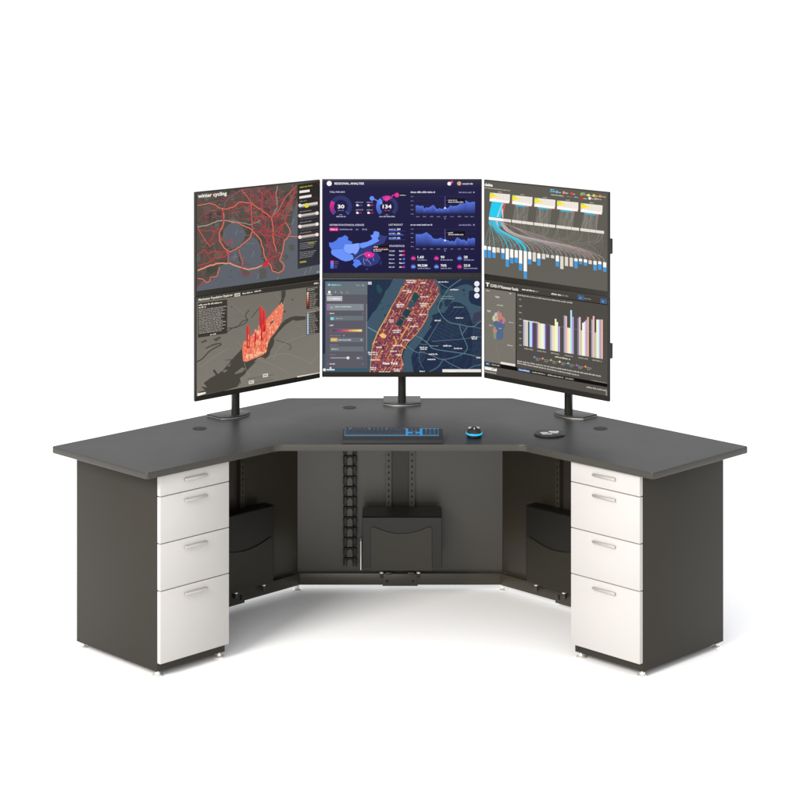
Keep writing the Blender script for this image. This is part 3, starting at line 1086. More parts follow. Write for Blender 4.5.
    for y in (82, 237):
        c.rect(662, y - 8, 746, y + 8, (38, 36, 78)); c.greek((667, y), (726, y), 6, (150, 148, 190), 52); c.circle(738, y, 3, (190, 188, 220))
    c.text('DISTRIBUTION ETHNICAL SCIENCES', (52, 241), (216, 241), 8, (214, 212, 232), 0.02)
    c.text('LAST PRODUCT', (333, 240), (400, 240), 8, (214, 212, 232), 0.02)
    c.text('STATISTICS', (336, 341), (408, 341), 8, (214, 212, 232), 0.02)
    c.rect(51, 250, 93, 266, PKC); c.greek((56, 258), (88, 258), 7, (250, 200, 230), 53)
    for a, b2 in ((98, 160), (176, 188), (206, 230)):
        c.rect(a - 2, 251, b2 + 4, 265, (37, 34, 76)); c.greek((a + 1, 258), (b2, 258), 6, (160, 158, 196), int(a))
    for i, (y, w) in enumerate(((257, 48), (277, 68), (298, 56))):
        c.line([(333, y + 9), (412, y + 9)], 2, (56, 62, 120))
        c.line([(333, y + 7), (333 + w, y + 7)], 5, (72, 100, 196)); c.greek((334, y), (368, y), 7, (180, 186, 226), 60 + i); c.greek((373, y), (388, y), 8, (225, 224, 236), 63 + i)
    for i in range(5):
        y = 361 + i * 19
        c.greek((334, y), (361, y), 7, (190, 188, 214), 70 + i); c.greek((383, y), (399, y), 7, (226, 224, 236), 76 + i)
        c.circle(405, y, 5, (PKC, PKC, BL, BL, PKC)[i])
    # provinces
    c.view(320, 225, 9.412)
    DK = (50, 62, 128)
    c.poly([(385, 225), (500, 188), (545, 200), (520, 232), (480, 250), (540, 268), (572, 318), (545, 368), (470, 400), (400, 392), (380, 345), (318, 330), (308, 275), (355, 258)], (48, 58, 124))
    c.poly([(555, 92), (600, 108), (636, 108), (602, 178), (560, 192), (540, 202), (500, 190), (556, 155), (540, 130)], (52, 62, 124))
    c.poly([(78, 170), (110, 172), (150, 150), (168, 126), (205, 118), (232, 100), (262, 122), (258, 146), (302, 166), (290, 186), (225, 190), (218, 228), (105, 236), (82, 204)], (84, 126, 236))
    c.poly([(105, 236), (218, 228), (228, 262), (272, 282), (302, 285), (316, 325), (282, 342), (236, 350), (196, 338), (150, 312), (108, 286), (98, 262)], (106, 148, 250))
    c.poly([(225, 190), (290, 186), (366, 176), (372, 220), (354, 260), (330, 285), (302, 270), (272, 282), (228, 262), (216, 222)], (130, 166, 255))
    c.poly([(366, 182), (402, 172), (442, 164), (492, 138), (474, 104), (500, 92), (506, 64), (530, 64), (556, 74), (556, 112), (540, 130), (556, 155), (500, 186), (450, 206), (410, 222), (380, 222)], (108, 150, 252))
    c.poly([(306, 338), (330, 330), (366, 336), (392, 378), (360, 392), (336, 412), (304, 382), (318, 360)], (86, 130, 244))
    for pts in ([(105, 236), (218, 228), (228, 262), (272, 282)], [(225, 190), (218, 228)], [(366, 176), (372, 220)]):
        c.line(pts, 3, (60, 84, 190))
    c.poly([(414, 288), (424, 262), (452, 258), (482, 266), (512, 278), (502, 304), (470, 316), (430, 310)], (238, 40, 150))
    c.circle(460, 290, 8, (252, 160, 214))
    for pts in ([(330, 325), (372, 295), (420, 274)], [(440, 320), (452, 345), (470, 362), (478, 382)], [(410, 320), (408, 350), (420, 380)], [(496, 315), (506, 345)], [(425, 330), (440, 345)]):
        c.line(pts, 3.2, (186, 184, 214))
    c.poly([(566, 352), (578, 346), (576, 380), (564, 384)], DK); c.poly([(428, 418), (452, 412), (446, 430), (430, 432)], DK)
    c.rect(494, 202, 652, 262, (13, 11, 20)); c.line([(505, 228), (636, 222)], 4, (200, 50, 70))
    c.greek((502, 212), (545, 212), 11, (216, 214, 216), 80); c.greek((502, 236), (645, 236), 12, (220, 218, 220), 81); c.greek((502, 250), (578, 250), 11, (216, 214, 216), 82)
    for i, col in enumerate(((216, 74, 178), (112, 126, 236), (94, 126, 228), (84, 116, 214))):
        c.rect(93, 343 + i * 19, 124, 361 + i * 19, col); c.greek((132, 351 + i * 19), (176 - (i * 7), 351 + i * 19), 10, (106, 104, 146), 90 + i)
    c.view(318, 175, 4.706)
    nums = (('1.60', 450, 395, PKC), ('90', 560, 395, PKC), ('28', 670, 395, BL), ('98.22M', 450, 435, BL), ('76%', 560, 435, BL), ('23.8', 670, 435, PKC))
    for i, (s, x, y, col) in enumerate(nums):
        c.circle(x, y, 14, mix(BG, col, .25)); c.poly([(x - 11, y + 3), (x - 6, y - 5), (x, y - 8), (x + 7, y - 4), (x + 11, y + 3), (x + 6, y + 7), (x - 6, y + 7)], mix(col, (255, 255, 255), .12))
        w = {4: 30, 2: 18, 6: 46, 3: 28}[len(s)]
        c.text(s, (x + 20, y), (x + 20 + w, y), 11, WH, 0.025)
        c.greek((x + 20, y + 8), (x + 20 + (44 + i * 13 % 22), y + 8), 6, (164, 162, 200), 100 + i)
    return c


# ---- centre bottom: city heat map with layer panel
def scr_city():
    c = Screen([(322.3, 279), (482, 279), (482, 373), (322.3, 373)], SW, SH).view(420, 277, 8.0)
    LAND, WAT = (33, 46, 72), (62, 87, 104)
    c.fill(LAND)
    g = random.Random(5)
    RDC, RDT = (92, 122, 134), (62, 82, 104)
    # west bank blocks
    c.view(365, 277, 8.0)
    for i in range(22):
        y = -60 + i * 22
        c.line([(-360, y + 150), (240, y - 110)], 1.8, (48, 62, 86))
    for i in range(18):
        x = -330 + i * 34
        c.line([(x, 15), (x - 160, 780)], 1.8, (46, 60, 84))
    c.poly([(225, 12), (335, 12), (300, 90), (265, 150), (165, 340), (75, 490), (62, 540), (50, 600), (38, 775), (-350, 775), (-350, 620), (-60, 560), (-10, 420), (22, 352), (60, 290), (90, 260), (128, 190), (150, 150), (165, 110), (192, 82)], WAT)
    c.poly([(88, 66), (112, 58), (142, 110), (122, 136), (98, 118)], (38, 76, 84))
    for i in range(9):
        x, y = g.uniform(40, 190), g.uniform(60, 330)
        c.poly([(x, y), (x + 8, y - 14), (x + 14, y - 8), (x + 5, y + 8)], (42, 62, 86))
    c.line([(20, 404), (130, 466)], 6, (128, 158, 166))
    # east side water
    c.poly([(480, 360), (440, 430), (395, 480), (350, 545), (318, 590), (302, 640), (310, 690), (300, 775), (392, 775), (378, 700), (372, 640), (400, 585), (440, 540), (485, 470), (520, 420), (540, 400)], WAT)
    c.view(420, 277, 8.0)
    c.poly([(125, 12), (160, 60), (185, 120), (240, 100), (290, 85), (330, 66), (380, 56), (425, 70), (440, 108), (402, 140), (398, 180), (415, 212), (455, 225), (500, 236), (500, 350), (462, 372), (430, 382), (415, 335),
            (400, 290), (372, 236), (330, 208), (280, 198), (248, 214), (222, 258), (195, 292), (160, 280), (130, 300), (112, 330), (75, 400), (40, 440), (10, 480), (-40, 560), (-60, 480), (65, 320), (65, 262), (120, 190), (156, 130), (140, 80)], WAT)
    c.poly([(100, 308), (128, 296), (170, 318), (172, 346), (140, 352), (105, 340)], (36, 52, 76))
    c.poly([(196, 190), (230, 160), (262, 190), (230, 235), (205, 240)], (36, 56, 78)); c.poly([(140, 210), (168, 190), (190, 215), (168, 260), (145, 250)], (36, 60, 78))
    c.circle(356, 104, 12, (44, 62, 84)); c.circle(360, 140, 6, (44, 62, 84))
    c.poly([(400, 110), (440, 108), (500, 130), (500, 236), (450, 225), (410, 205), (396, 165)], LAND)
    c.poly([(440, 290), (500, 272), (500, 340), (432, 382), (424, 350)], (58, 62, 84))
    c.poly([(165, 90), (210, 100), (225, 150), (190, 180), (170, 140)], (36, 68, 82))
    # east-side grids
    for i in range(12):
        a = (60 + i * 22, 530 - i * 4); b2 = (190 + i * 22, 330 - i * 3)
        c.line([a, b2], 2.2, RDT)
    for i in range(8):
        a = (80 + i * 16, 500 - i * 24); c.line([a, (a[0] + 200, a[1] + 96)], 2.0, RDT)
    for i in range(42):
        x, y = g.uniform(0, 500), g.uniform(400, 760)
        a = g.choice([0.15, 1.1, 2.0]) + g.uniform(-.25, .25); L = g.uniform(40, 150)
        c.line([(x, y), (x + L * math.cos(a), y - L * math.sin(a))], 2.2, mix(RDT, LAND, g.uniform(0, .4)))
    for i in range(12):
        c.line([(200 + i * 22, 300 + g.uniform(-20, 20)), (260 + i * 22, 230 + g.uniform(-20, 20))], 2, RDT)
    for i in range(8):
        c.line([(430, 400 + i * 44), (500, 395 + i * 46)], 2, RDT)
        c.line([(430 + i * 9, 390), (425 + i * 11, 760)], 1.6, RDT)
    for w, pts in ((7, [(340, 12), (285, 50), (235, 90), (190, 160), (150, 235), (180, 310), (240, 365), (320, 381), (420, 400), (470, 375), (500, 352)]), (6, [(320, 381), (345, 470), (378, 540), (382, 585), (330, 630), (190, 665), (90, 630), (0, 600)]),
                   (6, [(385, 402), (352, 450), (342, 470)]), (5, [(118, 12), (170, 55), (235, 90)]), (7, [(0, 482), (70, 540), (110, 578), (220, 598), (380, 622), (500, 652)]), (5, [(190, 665), (150, 725), (80, 765)]),
                   (5, [(190, 665), (260, 706), (345, 745)]), (5, [(390, 745), (440, 720), (500, 705)]), (4, [(100, 520), (240, 508), (360, 498), (500, 480)]), (4, [(420, 400), (500, 415)]), (4, [(0, 540), (60, 545)]), (4, [(60, 520), (150, 370), (175, 330)])):
        c.curve(pts, w, RDC)
    c.view(365, 277, 8.0)
    c.curve([(330, 548), (370, 580), (420, 608), (480, 605)], 6, RDC)
    c.curve([(390, 462), (440, 490), (500, 525)], 6, RDC)
    c.curve([(436, 610), (440, 680), (470, 740)], 4, RDC)
    for i in range(20):
        x, y = g.uniform(385, 470), g.uniform(600, 760)
        c.line([(x, y), (x + 30, y - 50)], 1.8, RDT)
    # island
    isl = [(406, 279), (434.6, 279), (438.8, 287), (439.6, 293), (435, 301), (428.2, 311), (428.2, 316), (424, 324), (417, 334), (408, 343), (403, 350), (401, 357), (403.6, 366), (402, 373.2),
           (370, 373.2), (371.5, 352), (373, 344), (379, 330), (385.5, 319), (391, 308), (398, 296), (402, 287)]
    c.view(0, 0, 1.0)
    c.poly(isl, (132, 68, 80))
    d = Vector((0.47, -0.883)); nrm = Vector((0.883, 0.47))
    cen = Vector((403, 330))
    pal = [(110, 54, 78), (88, 46, 74), (168, 86, 84), (190, 112, 88), (152, 76, 86), (70, 44, 74), (206, 134, 96), (126, 64, 82), (58, 46, 76), (222, 168, 124)]
    for i in range(-30, 31):
        o = cen + d * (i * 1.75)
        for a, b2 in clip(tuple(o - nrm * 60), tuple(o + nrm * 60), isl):
            n = max(1, int(math.hypot(b2[0] - a[0], b2[1] - a[1]) / 2.2))
            for k in range(n):
                t0, t1 = k / n, (k + .9) / n
                if g.random() < .7:
                    c.line([(a[0] + (b2[0] - a[0]) * t0, a[1] + (b2[1] - a[1]) * t0), (a[0] + (b2[0] - a[0]) * t1, a[1] + (b2[1] - a[1]) * t1)], g.uniform(.5, 1.15), g.choice(pal), False)
    c.up()
    for i in range(-13, 14):
        o = cen + nrm * (i * 2.75)
        for a, b2 in clip(tuple(o - d * 70), tuple(o + d * 70), isl):
            n = max(1, int(math.hypot(b2[0] - a[0], b2[1] - a[1]) / 5))
            for k in range(n):
                t0, t1 = k / n, (k + 1) / n
                col = g.choice([(214, 150, 100), (198, 122, 90), (226, 176, 112), (178, 96, 86), (140, 70, 82), (84, 48, 76), (84, 48, 76)])
                c.line([(a[0] + (b2[0] - a[0]) * t0, a[1] + (b2[1] - a[1]) * t0), (a[0] + (b2[0] - a[0]) * t1, a[1] + (b2[1] - a[1]) * t1)], g.choice((.35, .5, .7)), col, False)
    c.up()
    for i in range(170):
        x, y = g.uniform(370, 440), g.uniform(280, 373)
        if inside((x, y), isl):
            r = g.uniform(.4, 1.1)
            c.poly([(x - r, y), (x, y - r), (x + r, y), (x, y + r)], g.choice([(240, 190, 100), (236, 170, 92), (52, 44, 74), (60, 48, 76)]))
    edge = isl[3:13]
    c.line(edge, .8, (222, 140, 90)); c.line(isl[14:], .7, (214, 150, 96))
    c.line([(372.6, 345), (379, 330), (385.5, 319), (391, 309)], .9, (236, 178, 100))
    c.view(365, 277, 8.0)
    c.poly([(112, 466), (140, 450), (172, 470), (165, 490), (135, 492)], (240, 190, 110))
    for pts in ([(285, 488), (330, 420), (352, 380)], [(232, 480), (250, 540), (210, 580)], [(280, 545), (330, 575)]):
        c.curve(pts, 6, (244, 176, 76))
    c.poly([(395, 120), (442, 150), (405, 208), (372, 178)], (26, 74, 78)); c.poly([(368, 186), (404, 206), (372, 256), (342, 236)], (52, 82, 96))
    c.poly([(330, 250), (372, 276), (335, 332), (298, 300)], (24, 66, 74)); c.poly([(296, 308), (322, 340), (285, 402), (246, 378)], (28, 66, 74))
    c.line([(340, 240), (368, 262)], 4, (150, 76, 80)); c.line([(285, 330), (312, 350)], 5, (160, 84, 82))
    WL = (236, 232, 232)
    for i, (x, y, w, n) in enumerate(((330, 25, 80, 2), (300, 107, 68, 1), (345, 120, 30, 1), (250, 222, 66, 2), (190, 345, 46, 2), (335, 332, 50, 2), (220, 430, 70, 2), (362, 396, 64, 1), (300, 507, 60, 1), (220, 552, 80, 1), (90, 566, 46, 1), (200, 598, 55, 1),
                                      (22, 608, 84, 2), (245, 626, 54, 1), (42, 668, 76, 1), (40, 730, 48, 2), (228, 742, 58, 2), (110, 765, 90, 1), (448, 45, 40, 1), (445, 156, 66, 1), (440, 212, 66, 2), (436, 300, 62, 1))):
        for k in range(n):
            c.greek((x + 6 * k, y + 15 * k), (x + w - 6 * k, y + 15 * k), 11, WL, 5 * i + k)
    c.text('New York', (143, 706), (265, 706), 20, (255, 250, 248), 0.03)
    c.view(420, 277, 8.0)
    for i, (x, y, w, n) in enumerate(((150, 36, 82, 1), (245, 99, 76, 1), (185, 154, 86, 0), (172, 172, 108, 0), (272, 241, 84, 0), (290, 328, 62, 1), (120, 349, 50, 1), (416, 482, 52, 2), (190, 554, 68, 1), (278, 575, 66, 1), (84, 554, 70, 0),
                                      (0, 566, 64, 2), (74, 622, 70, 1), (64, 664, 64, 1), (458, 650, 38, 1), (230, 762, 50, 1), (0, 760, 40, 1))):
        for k in range(max(1, n)):
            c.greek((x + 5 * k, y + 15 * k), (x + w - 5 * k, y + 15 * k), 11 if n else 9, WL if n else (128, 156, 152), 7 * i + k)
    c.rect(184, 744, 496, 768, (232, 228, 226)); c.rect(232, 760, 288, 767, (252, 250, 248))
    c.view(318, 275, 4.706)
    for y in (40, 68, 97):
        c.circle(752, y, 12.5, (240, 242, 246)); c.circle(752, y, 4, (214, 218, 226))
    # layer panel
    c.view(320, 277, 16.0)
    PN, PH, FD = (92, 90, 100), (104, 112, 120), (106, 114, 122)
    c.rect(75, 66, 755, 700, PN); c.rect(75, 66, 755, 280, PH, True, PH)
    CY = (130, 214, 222)
    c.poly([(112, 120), (135, 104), (160, 120), (136, 136)], (150, 232, 236)); c.greek((168, 122), (330, 122), 26, CY, 1); c.greek((172, 168), (228, 168), 12, (126, 134, 142), 2)
    c.greek((570, 128), (640, 128), 20, (150, 156, 164), 3); c.poly([(662, 140), (685, 110), (706, 140)], (160, 166, 174))
    c.poly([(118, 258), (122, 226), (140, 214), (158, 226), (162, 258)], (250, 250, 244)); c.rect(100, 274, 176, 284, (240, 238, 226))
    c.poly([(222, 228), (256, 228), (240, 258)], (160, 168, 176)); c.line([(322, 228), (350, 260)], 12, (168, 176, 184)); c.circle(430, 244, 16, (130, 138, 146))
    c.rect(98, 304, 350, 382, (186, 186, 192)); c.greek((140, 343), (162, 343), 22, WL, 4); c.greek((188, 343), (312, 343), 24, (250, 250, 252), 5)
    c.rect(96, 430, 696, 536, (128, 138, 144)); c.rect(96, 430, 128, 536, (156, 110, 166)); c.greek((164, 486), (192, 486), 22, (200, 206, 210), 6); c.greek((230, 474), (500, 474), 20, (206, 212, 216), 7)
    c.greek((230, 510), (312, 510), 10, (150, 158, 164), 8); c.greek((636, 484), (668, 484), 8, (172, 180, 186), 9)
    c.view(320, 277, 16.0)
    for i, (y, w) in enumerate(((582, 74), (774, 74))):
        c.line([(118, y - 8), (118, y + 10)], 6, (150, 150, 158)); c.greek((146, y), (146 + w, y), 22, (226, 226, 230), 11 + i); c.line([(682, y - 10), (682, y + 12)], 8, (150, 150, 158))
    c.rect(150, 624, 694, 704, FD); c.rect(158, 646, 212, 690, (124, 214, 224)); c.greek((242, 664), (358, 664), 18, (166, 174, 180), 14)
    c.rect(736, 430, 748, 1190, (130, 134, 142))
    c.view(320, 325, 16.0)
    c.rect(75, -70, 755, 700, PN)
    c.line([(118, -2), (118, 16)], 6, (150, 150, 158)); c.greek((146, 8), (218, 8), 22, (226, 226, 230), 12); c.rect(736, -60, 748, 420, (130, 134, 142))
    c.rect(150, 58, 694, 134, (98, 98, 108))
    ramp = [(104, 62, 104), (128, 66, 112), (170, 74, 110), (204, 82, 106), (222, 96, 108), (232, 156, 96), (240, 186, 100), (246, 206, 110), (250, 226, 140)]
    for i, col in enumerate(ramp):
        c.rect(184 + i * 53.5, 76, 184 + (i + 1) * 53.5, 110, col, False)
    c.up()
    c.greek((148, 176), (328, 176), 18, (128, 130, 140), 15); c.circle(376, 174, 14, (140, 142, 150)); c.rect(150, 208, 694, 280, FD); c.rect(160, 212, 272, 270, (208, 176, 100)); c.greek((182, 242), (256, 242), 22, (238, 214, 150), 16)
    c.greek((284, 244), (492, 244), 20, (208, 212, 216), 17); c.rect(645, 228, 668, 258, (170, 176, 182))
    c.greek((148, 328), (286, 328), 16, (128, 130, 140), 18); c.rect(150, 352, 694, 430, FD); c.greek((176, 392), (284, 392), 22, (200, 206, 210), 19)
    c.greek((148, 482), (238, 482), 16, (128, 130, 140), 20); c.line([(158, 536), (420, 536)], 14, (168, 168, 176)); c.line([(440, 536), (508, 536)], 8, (112, 112, 122)); c.circle(441, 536, 24, WL)
    c.rect(576, 512, 684, 562, (104, 108, 116)); c.greek((584, 536), (628, 536), 22, (220, 222, 226), 21); c.line([(118, 622), (118, 644)], 6, (150, 150, 158)); c.greek((146, 632), (238, 632), 22, (214, 214, 220), 22); c.line([(682, 622), (682, 646)], 8, (150, 150, 158))
    c.circle(60, 728, 24, (236, 238, 240)); c.line([(92, 728), (226, 728)], 20, (226, 232, 236)); c.circle(160, 700, 16, (226, 232, 236))
    c.view(318, 275, 4.706)
    c.rect(234, 30, 252, 44, (196, 200, 210))
    return c


# ---- right top: flow chart
def scr_flow():
    c = Screen([(484.3, 180.6), (606.7, 193.2), (606.7, 292.4), (484.3, 274.3)], SW, SH).view(478, 175, 5.714)
    BG = (97, 95, 87)
    c.fill((94, 92, 84), (100, 98, 90))
    g = random.Random(9)
    CR, CY, RED, GYR = (240, 232, 222), (40, 206, 240), (214, 82, 78), (120, 117, 109)
    c.text('delta', (37, 61), (83, 66), 15, (255, 252, 248), 0.04)
    c.greek((37, 72), (184, 90), 5, (206, 202, 194), 1)
    for k, (x, y) in enumerate(((415, 92), (447, 97), (487, 101), (531, 106))):
        c.circle(x, y, 8, ((60, 170, 214), (92, 190, 220), (240, 150, 130), (224, 70, 66))[k]); c.greek((x + 9, y + 2), (x + 24, y + 4), 7, (214, 210, 202), 2 + k)
    c.greek((412, 81), (434, 84), 5, (206, 202, 194), 8); c.greek((414, 112), (486, 121), 6, (226, 222, 214), 9); c.greek((502, 122), (534, 126), 4, (160, 156, 148), 10); c.greek((546, 126), (568, 129), 6, (200, 196, 188), 11)
    c.greek((590, 101), (610, 104), 5, (206, 202, 194), 12)
    for k, (x, y, col) in enumerate(((588, 110, (130, 200, 60)), (627, 116, (240, 232, 90)), (658, 118, (240, 214, 70)), (693, 122, (240, 146, 60)), (588, 132, (206, 44, 44)), (634, 134, (248, 244, 236)), (668, 136, (170, 166, 158)))):
        c.circle(x, y, 8, col); c.greek((x + 9, y + 2), (x + 32, y + 5), 6, (214, 210, 202), 14 + k)
    c.line([(579, 100), (579, 140)], 2, (170, 60, 56))
    P = [((68, 100), (182, 111), (180, 163), (66, 150)), ((195, 115), (310, 127), (308, 180), (194, 166)), ((322, 130), (440, 143), (438, 195), (320, 181)), ((450, 146), (571, 158), (570, 210), (449, 196)), ((585, 161), (709, 175), (707, 228), (584, 212))]

    def lerp(q, u, v):
        a = (q[0][0] + (q[1][0] - q[0][0]) * u, q[0][1] + (q[1][1] - q[0][1]) * u)
        b2 = (q[3][0] + (q[2][0] - q[3][0]) * u, q[3][1] + (q[2][1] - q[3][1]) * u)
        return (a[0] + (b2[0] - a[0]) * v, a[1] + (b2[1] - a[1]) * v)
    # ribbons below the blocks
    for k, q in enumerate(P):
        a, b2 = lerp(q, .14, 1.0), lerp(q, .84, 1.0)
        yb = 250 + (a[0] - 65) * .126
        if k == 0:
            continue
        c.poly([a, b2, (b2[0] - 14, yb + 12), (a[0] - 16, yb + 2)], GYR)
        for i in range(26):
            u = g.random(); v = min(1, max(0, u + g.uniform(-.25, .25)))
            p0 = (a[0] + (b2[0] - a[0]) * u, a[1] + (b2[1] - a[1]) * u); p1 = (a[0] - 14 + (b2[0] - a[0]) * v, yb + 8 * v)
            c.curve([p0, ((p0[0] * .8 + p1[0] * .2), p0[1] * .6 + p1[1] * .4), ((p0[0] * .2 + p1[0] * .8), p0[1] * .4 + p1[1] * .6), p1], g.uniform(1.5, 5), g.choice([(112, 110, 102), (130, 127, 119), (104, 102, 94), (140, 137, 129)]), n=4)
    for q in P:
        c.poly(list(q), CR)
        for u in (.2, .36, .52, .68, .84):
            c.line([lerp(q, u, .1), lerp(q, u, .7)], 1.4, (222, 214, 204))
        c.poly([lerp(q, 0, .66), lerp(q, 1, .74), lerp(q, 1, 1), lerp(q, 0, 1)], (253, 250, 246))
        c.poly([lerp(q, .01, .1), lerp(q, .3, .2), lerp(q, .46, .36), lerp(q, .28, .5), lerp(q, .02, .62)], (248, 236, 130))
        c.poly([lerp(q, .01, .1), lerp(q, .2, .2), lerp(q, .3, .36), lerp(q, .1, .52), lerp(q, .01, .54)], (250, 232, 50))
        c.poly([lerp(q, 0, 0), lerp(q, .12, .04), lerp(q, .2, .17), lerp(q, .01, .12)], (176, 220, 70))
        c.poly([lerp(q, .01, .54), lerp(q, .1, .5), lerp(q, .08, .66), lerp(q, .01, .7)], (246, 196, 150))
        c.poly([lerp(q, .16, 1), lerp(q, .70, 1), lerp(q, .68, 1.18), lerp(q, .2, 1.2)], (60, 178, 206))
        c.poly([lerp(q, .70, 1), lerp(q, .84, 1), lerp(q, .8, 1.17), lerp(q, .72, 1.14)], (222, 110, 104))
        c.poly([lerp(q, .97, .8), lerp(q, 1.0, .82), lerp(q, 1.0, 1), lerp(q, .97, .98)], (206, 50, 54))
        m = lerp(q, .5, -.16)
        c.greek((m[0] - 11, m[1] - 1), (m[0] + 11, m[1] + 1), 5, (206, 202, 194), int(m[0]))
    # bars at the bottom
    bars = []
    for (x, a, w, bl) in ((42, 195, 243, 340), (95, 205, 248, 343), (150, 213, 278, 343), (200, 218, 278, 0), (257, 230, 282, 355), (310, 228, 362, 452), (363, 240, 340, 410), (418, 250, 340, 403), (470, 252, 412, 498), (527, 262, 508, 597),
                          (580, 270, 360, 423), (635, 278, 388, 0), (690, 290, 352, 440), (747, 295, 358, 0), (795, 303, 340, 0)):
        bars.append((482 + x / 12.12, 230 + a / 12.12, 230 + w / 12.12, 230 + bl / 12.12 if bl else 0))
    for (x, a, w, bl) in ((80, 252, 288, 0), (138, 255, 325, 390), (192, 265, 420, 0), (248, 272, 383, 0), (306, 282, 390, 0), (362, 290, 325, 412), (418, 295, 325, 360), (477, 302, 340, 380), (535, 315, 360, 0), (593, 322, 367, 437), (650, 328, 362, 430), (710, 338, 400, 455)):
        bars.append((546 + x / 12.12, 235 + a / 12.12, 235 + w / 12.12, 235 + bl / 12.12 if bl else 0))
    c.poly([(150, 262), (716, 334), (700, 420), (640, 470), (520, 440), (300, 370), (180, 300)], (103, 100, 92))
    # grey back curves
    for i in range(150):
        x0 = g.uniform(150, 716); y0 = 258 + (x0 - 65) * .126
        t = g.choice(bars); x1, y1 = (t[0] - 478) * 5.714, (t[1] - 175) * 5.714
        if abs(x1 - x0) > 380:
            continue
        c.curve([(x0, y0), (x0 + (x1 - x0) * .12, y0 + (y1 - y0) * .4), (x0 + (x1 - x0) * .8, y0 + (y1 - y0) * .66), (x1, y1)], g.uniform(1.2, 3.2), g.choice([(112, 110, 102), (120, 117, 109), (108, 105, 97), (128, 124, 116)]), n=6)
    # cyan flow
    c.poly([(80, 154), (138, 161), (140, 190), (132, 246), (65, 238), (70, 205)], CY)
    c.poly([(122, 196), (136, 186), (118, 236), (108, 244)], (58, 130, 150))
    c.poly([(138, 161), (148, 163), (128, 205), (116, 244), (108, 240), (122, 200)], (176, 214, 224))
    c.poly([(148, 163), (158, 165), (150, 205), (146, 246), (138, 245), (140, 200)], (204, 92, 88))
    c.poly([(135, 200), (143, 190), (146, 246), (140, 246)], (224, 200, 196))
    c.poly([(64, 256), (150, 268), (150, 290), (120, 300), (90, 300), (62, 282)], (56, 176, 206))
    c.poly([(100, 262), (112, 263), (118, 290), (108, 292)], (220, 200, 200))
    for i, b2 in enumerate(bars):
        x1, y1 = (b2[0] - 478) * 5.714, (b2[1] - 175) * 5.714
        x0 = 70 + (i * 3.2); y0 = 258 + i * .6
        if i < 11:
            w = (1.8, 2, 2.6, 1.2, 2.6, 5, 3.4, 3, 5.5, 12, 3)[i]
            col = ((120, 170, 180), (150, 170, 174), (110, 190, 206), (140, 134, 126), (70, 190, 214), (64, 190, 216), (90, 190, 212), (96, 180, 200), (60, 190, 218), (56, 200, 230), (150, 196, 206))[i]
        else:
            w, col = g.choice([(1.8, (190, 176, 172)), (2.0, (196, 150, 146)), (1.6, (170, 180, 186))]), None
            w, col = w
            x0, y0 = 118 + i * 1.0, 262 + i * .5
        ex = x1 - x0
        c.curve([(x0, y0), (x0 + ex * .16, y0 + (y1 - y0) * .3), (x0 + ex * .72, y0 + (y1 - y0) * .62), (x0 + ex * .95, y0 + (y1 - y0) * .84), (x1, y1)], w, col, n=7)
    for k in range(6):
        c.curve([(116 + k * 4, 262 + k), (200 + k * 3, 296 + k * 2), (400, 362 + k * 9), (560 + k * 4, 418 + k * 9), (650 + k * 6, 455 + k * 7), (600 + k * 24, 478 + k * 5)][:5], 1.5, ((186, 152, 150), (160, 160, 166), (170, 138, 136))[k % 3], n=6)
    # middle strip
    for (x0, x1, col, y) in ((64, 106, (255, 255, 255), 0), (106, 148, (250, 252, 252), 0), (149, 190, CR, 0), (195, 250, CR, 0), (252, 277, CR, 0), (279, 316, CR, 0), (321, 372, CR, 0), (374, 403, CR, 0), (405, 441, CR, 0),
                             (447, 500, CR, 0), (502, 533, CR, 0), (535, 577, CR, 0), (584, 637, CR, 0), (639, 670, CR, 0), (672, 719, CR, 0)):
        f = lambda x: 248 + (x - 65) * .126
        c.poly([(x0, f(x0) - 8), (x1, f(x1) - 8), (x1, f(x1) + 8), (x0, f(x0) + 8)], col)
        if col == CR:
            c.greek((x0 + 8, f(x0 + 8)), (x1 - 8, f(x1 - 8)), 4, (200, 192, 182), int(x0))
    for x in (193, 318.5, 444, 580.5):
        c.line([(x, 248 + (x - 65) * .126 - 10), (x, 248 + (x - 65) * .126 + 22)], 2.2, (60, 58, 53))
    c.view(0, 0, 1.0)
    for (x, a, w, bl) in bars:
        hw = 1.62
        s = .15
        c.poly([(x - hw, a - s * hw), (x + hw, a + s * hw), (x + hw, w + s * hw), (x - hw, w - s * hw)], (252, 251, 249) if bl else (226, 218, 206))
        if bl:
            c.poly([(x - hw, w - s * hw), (x + hw, w + s * hw), (x + hw, bl + s * hw), (x - hw, bl - s * hw)], (70, 156, 222))
    return c


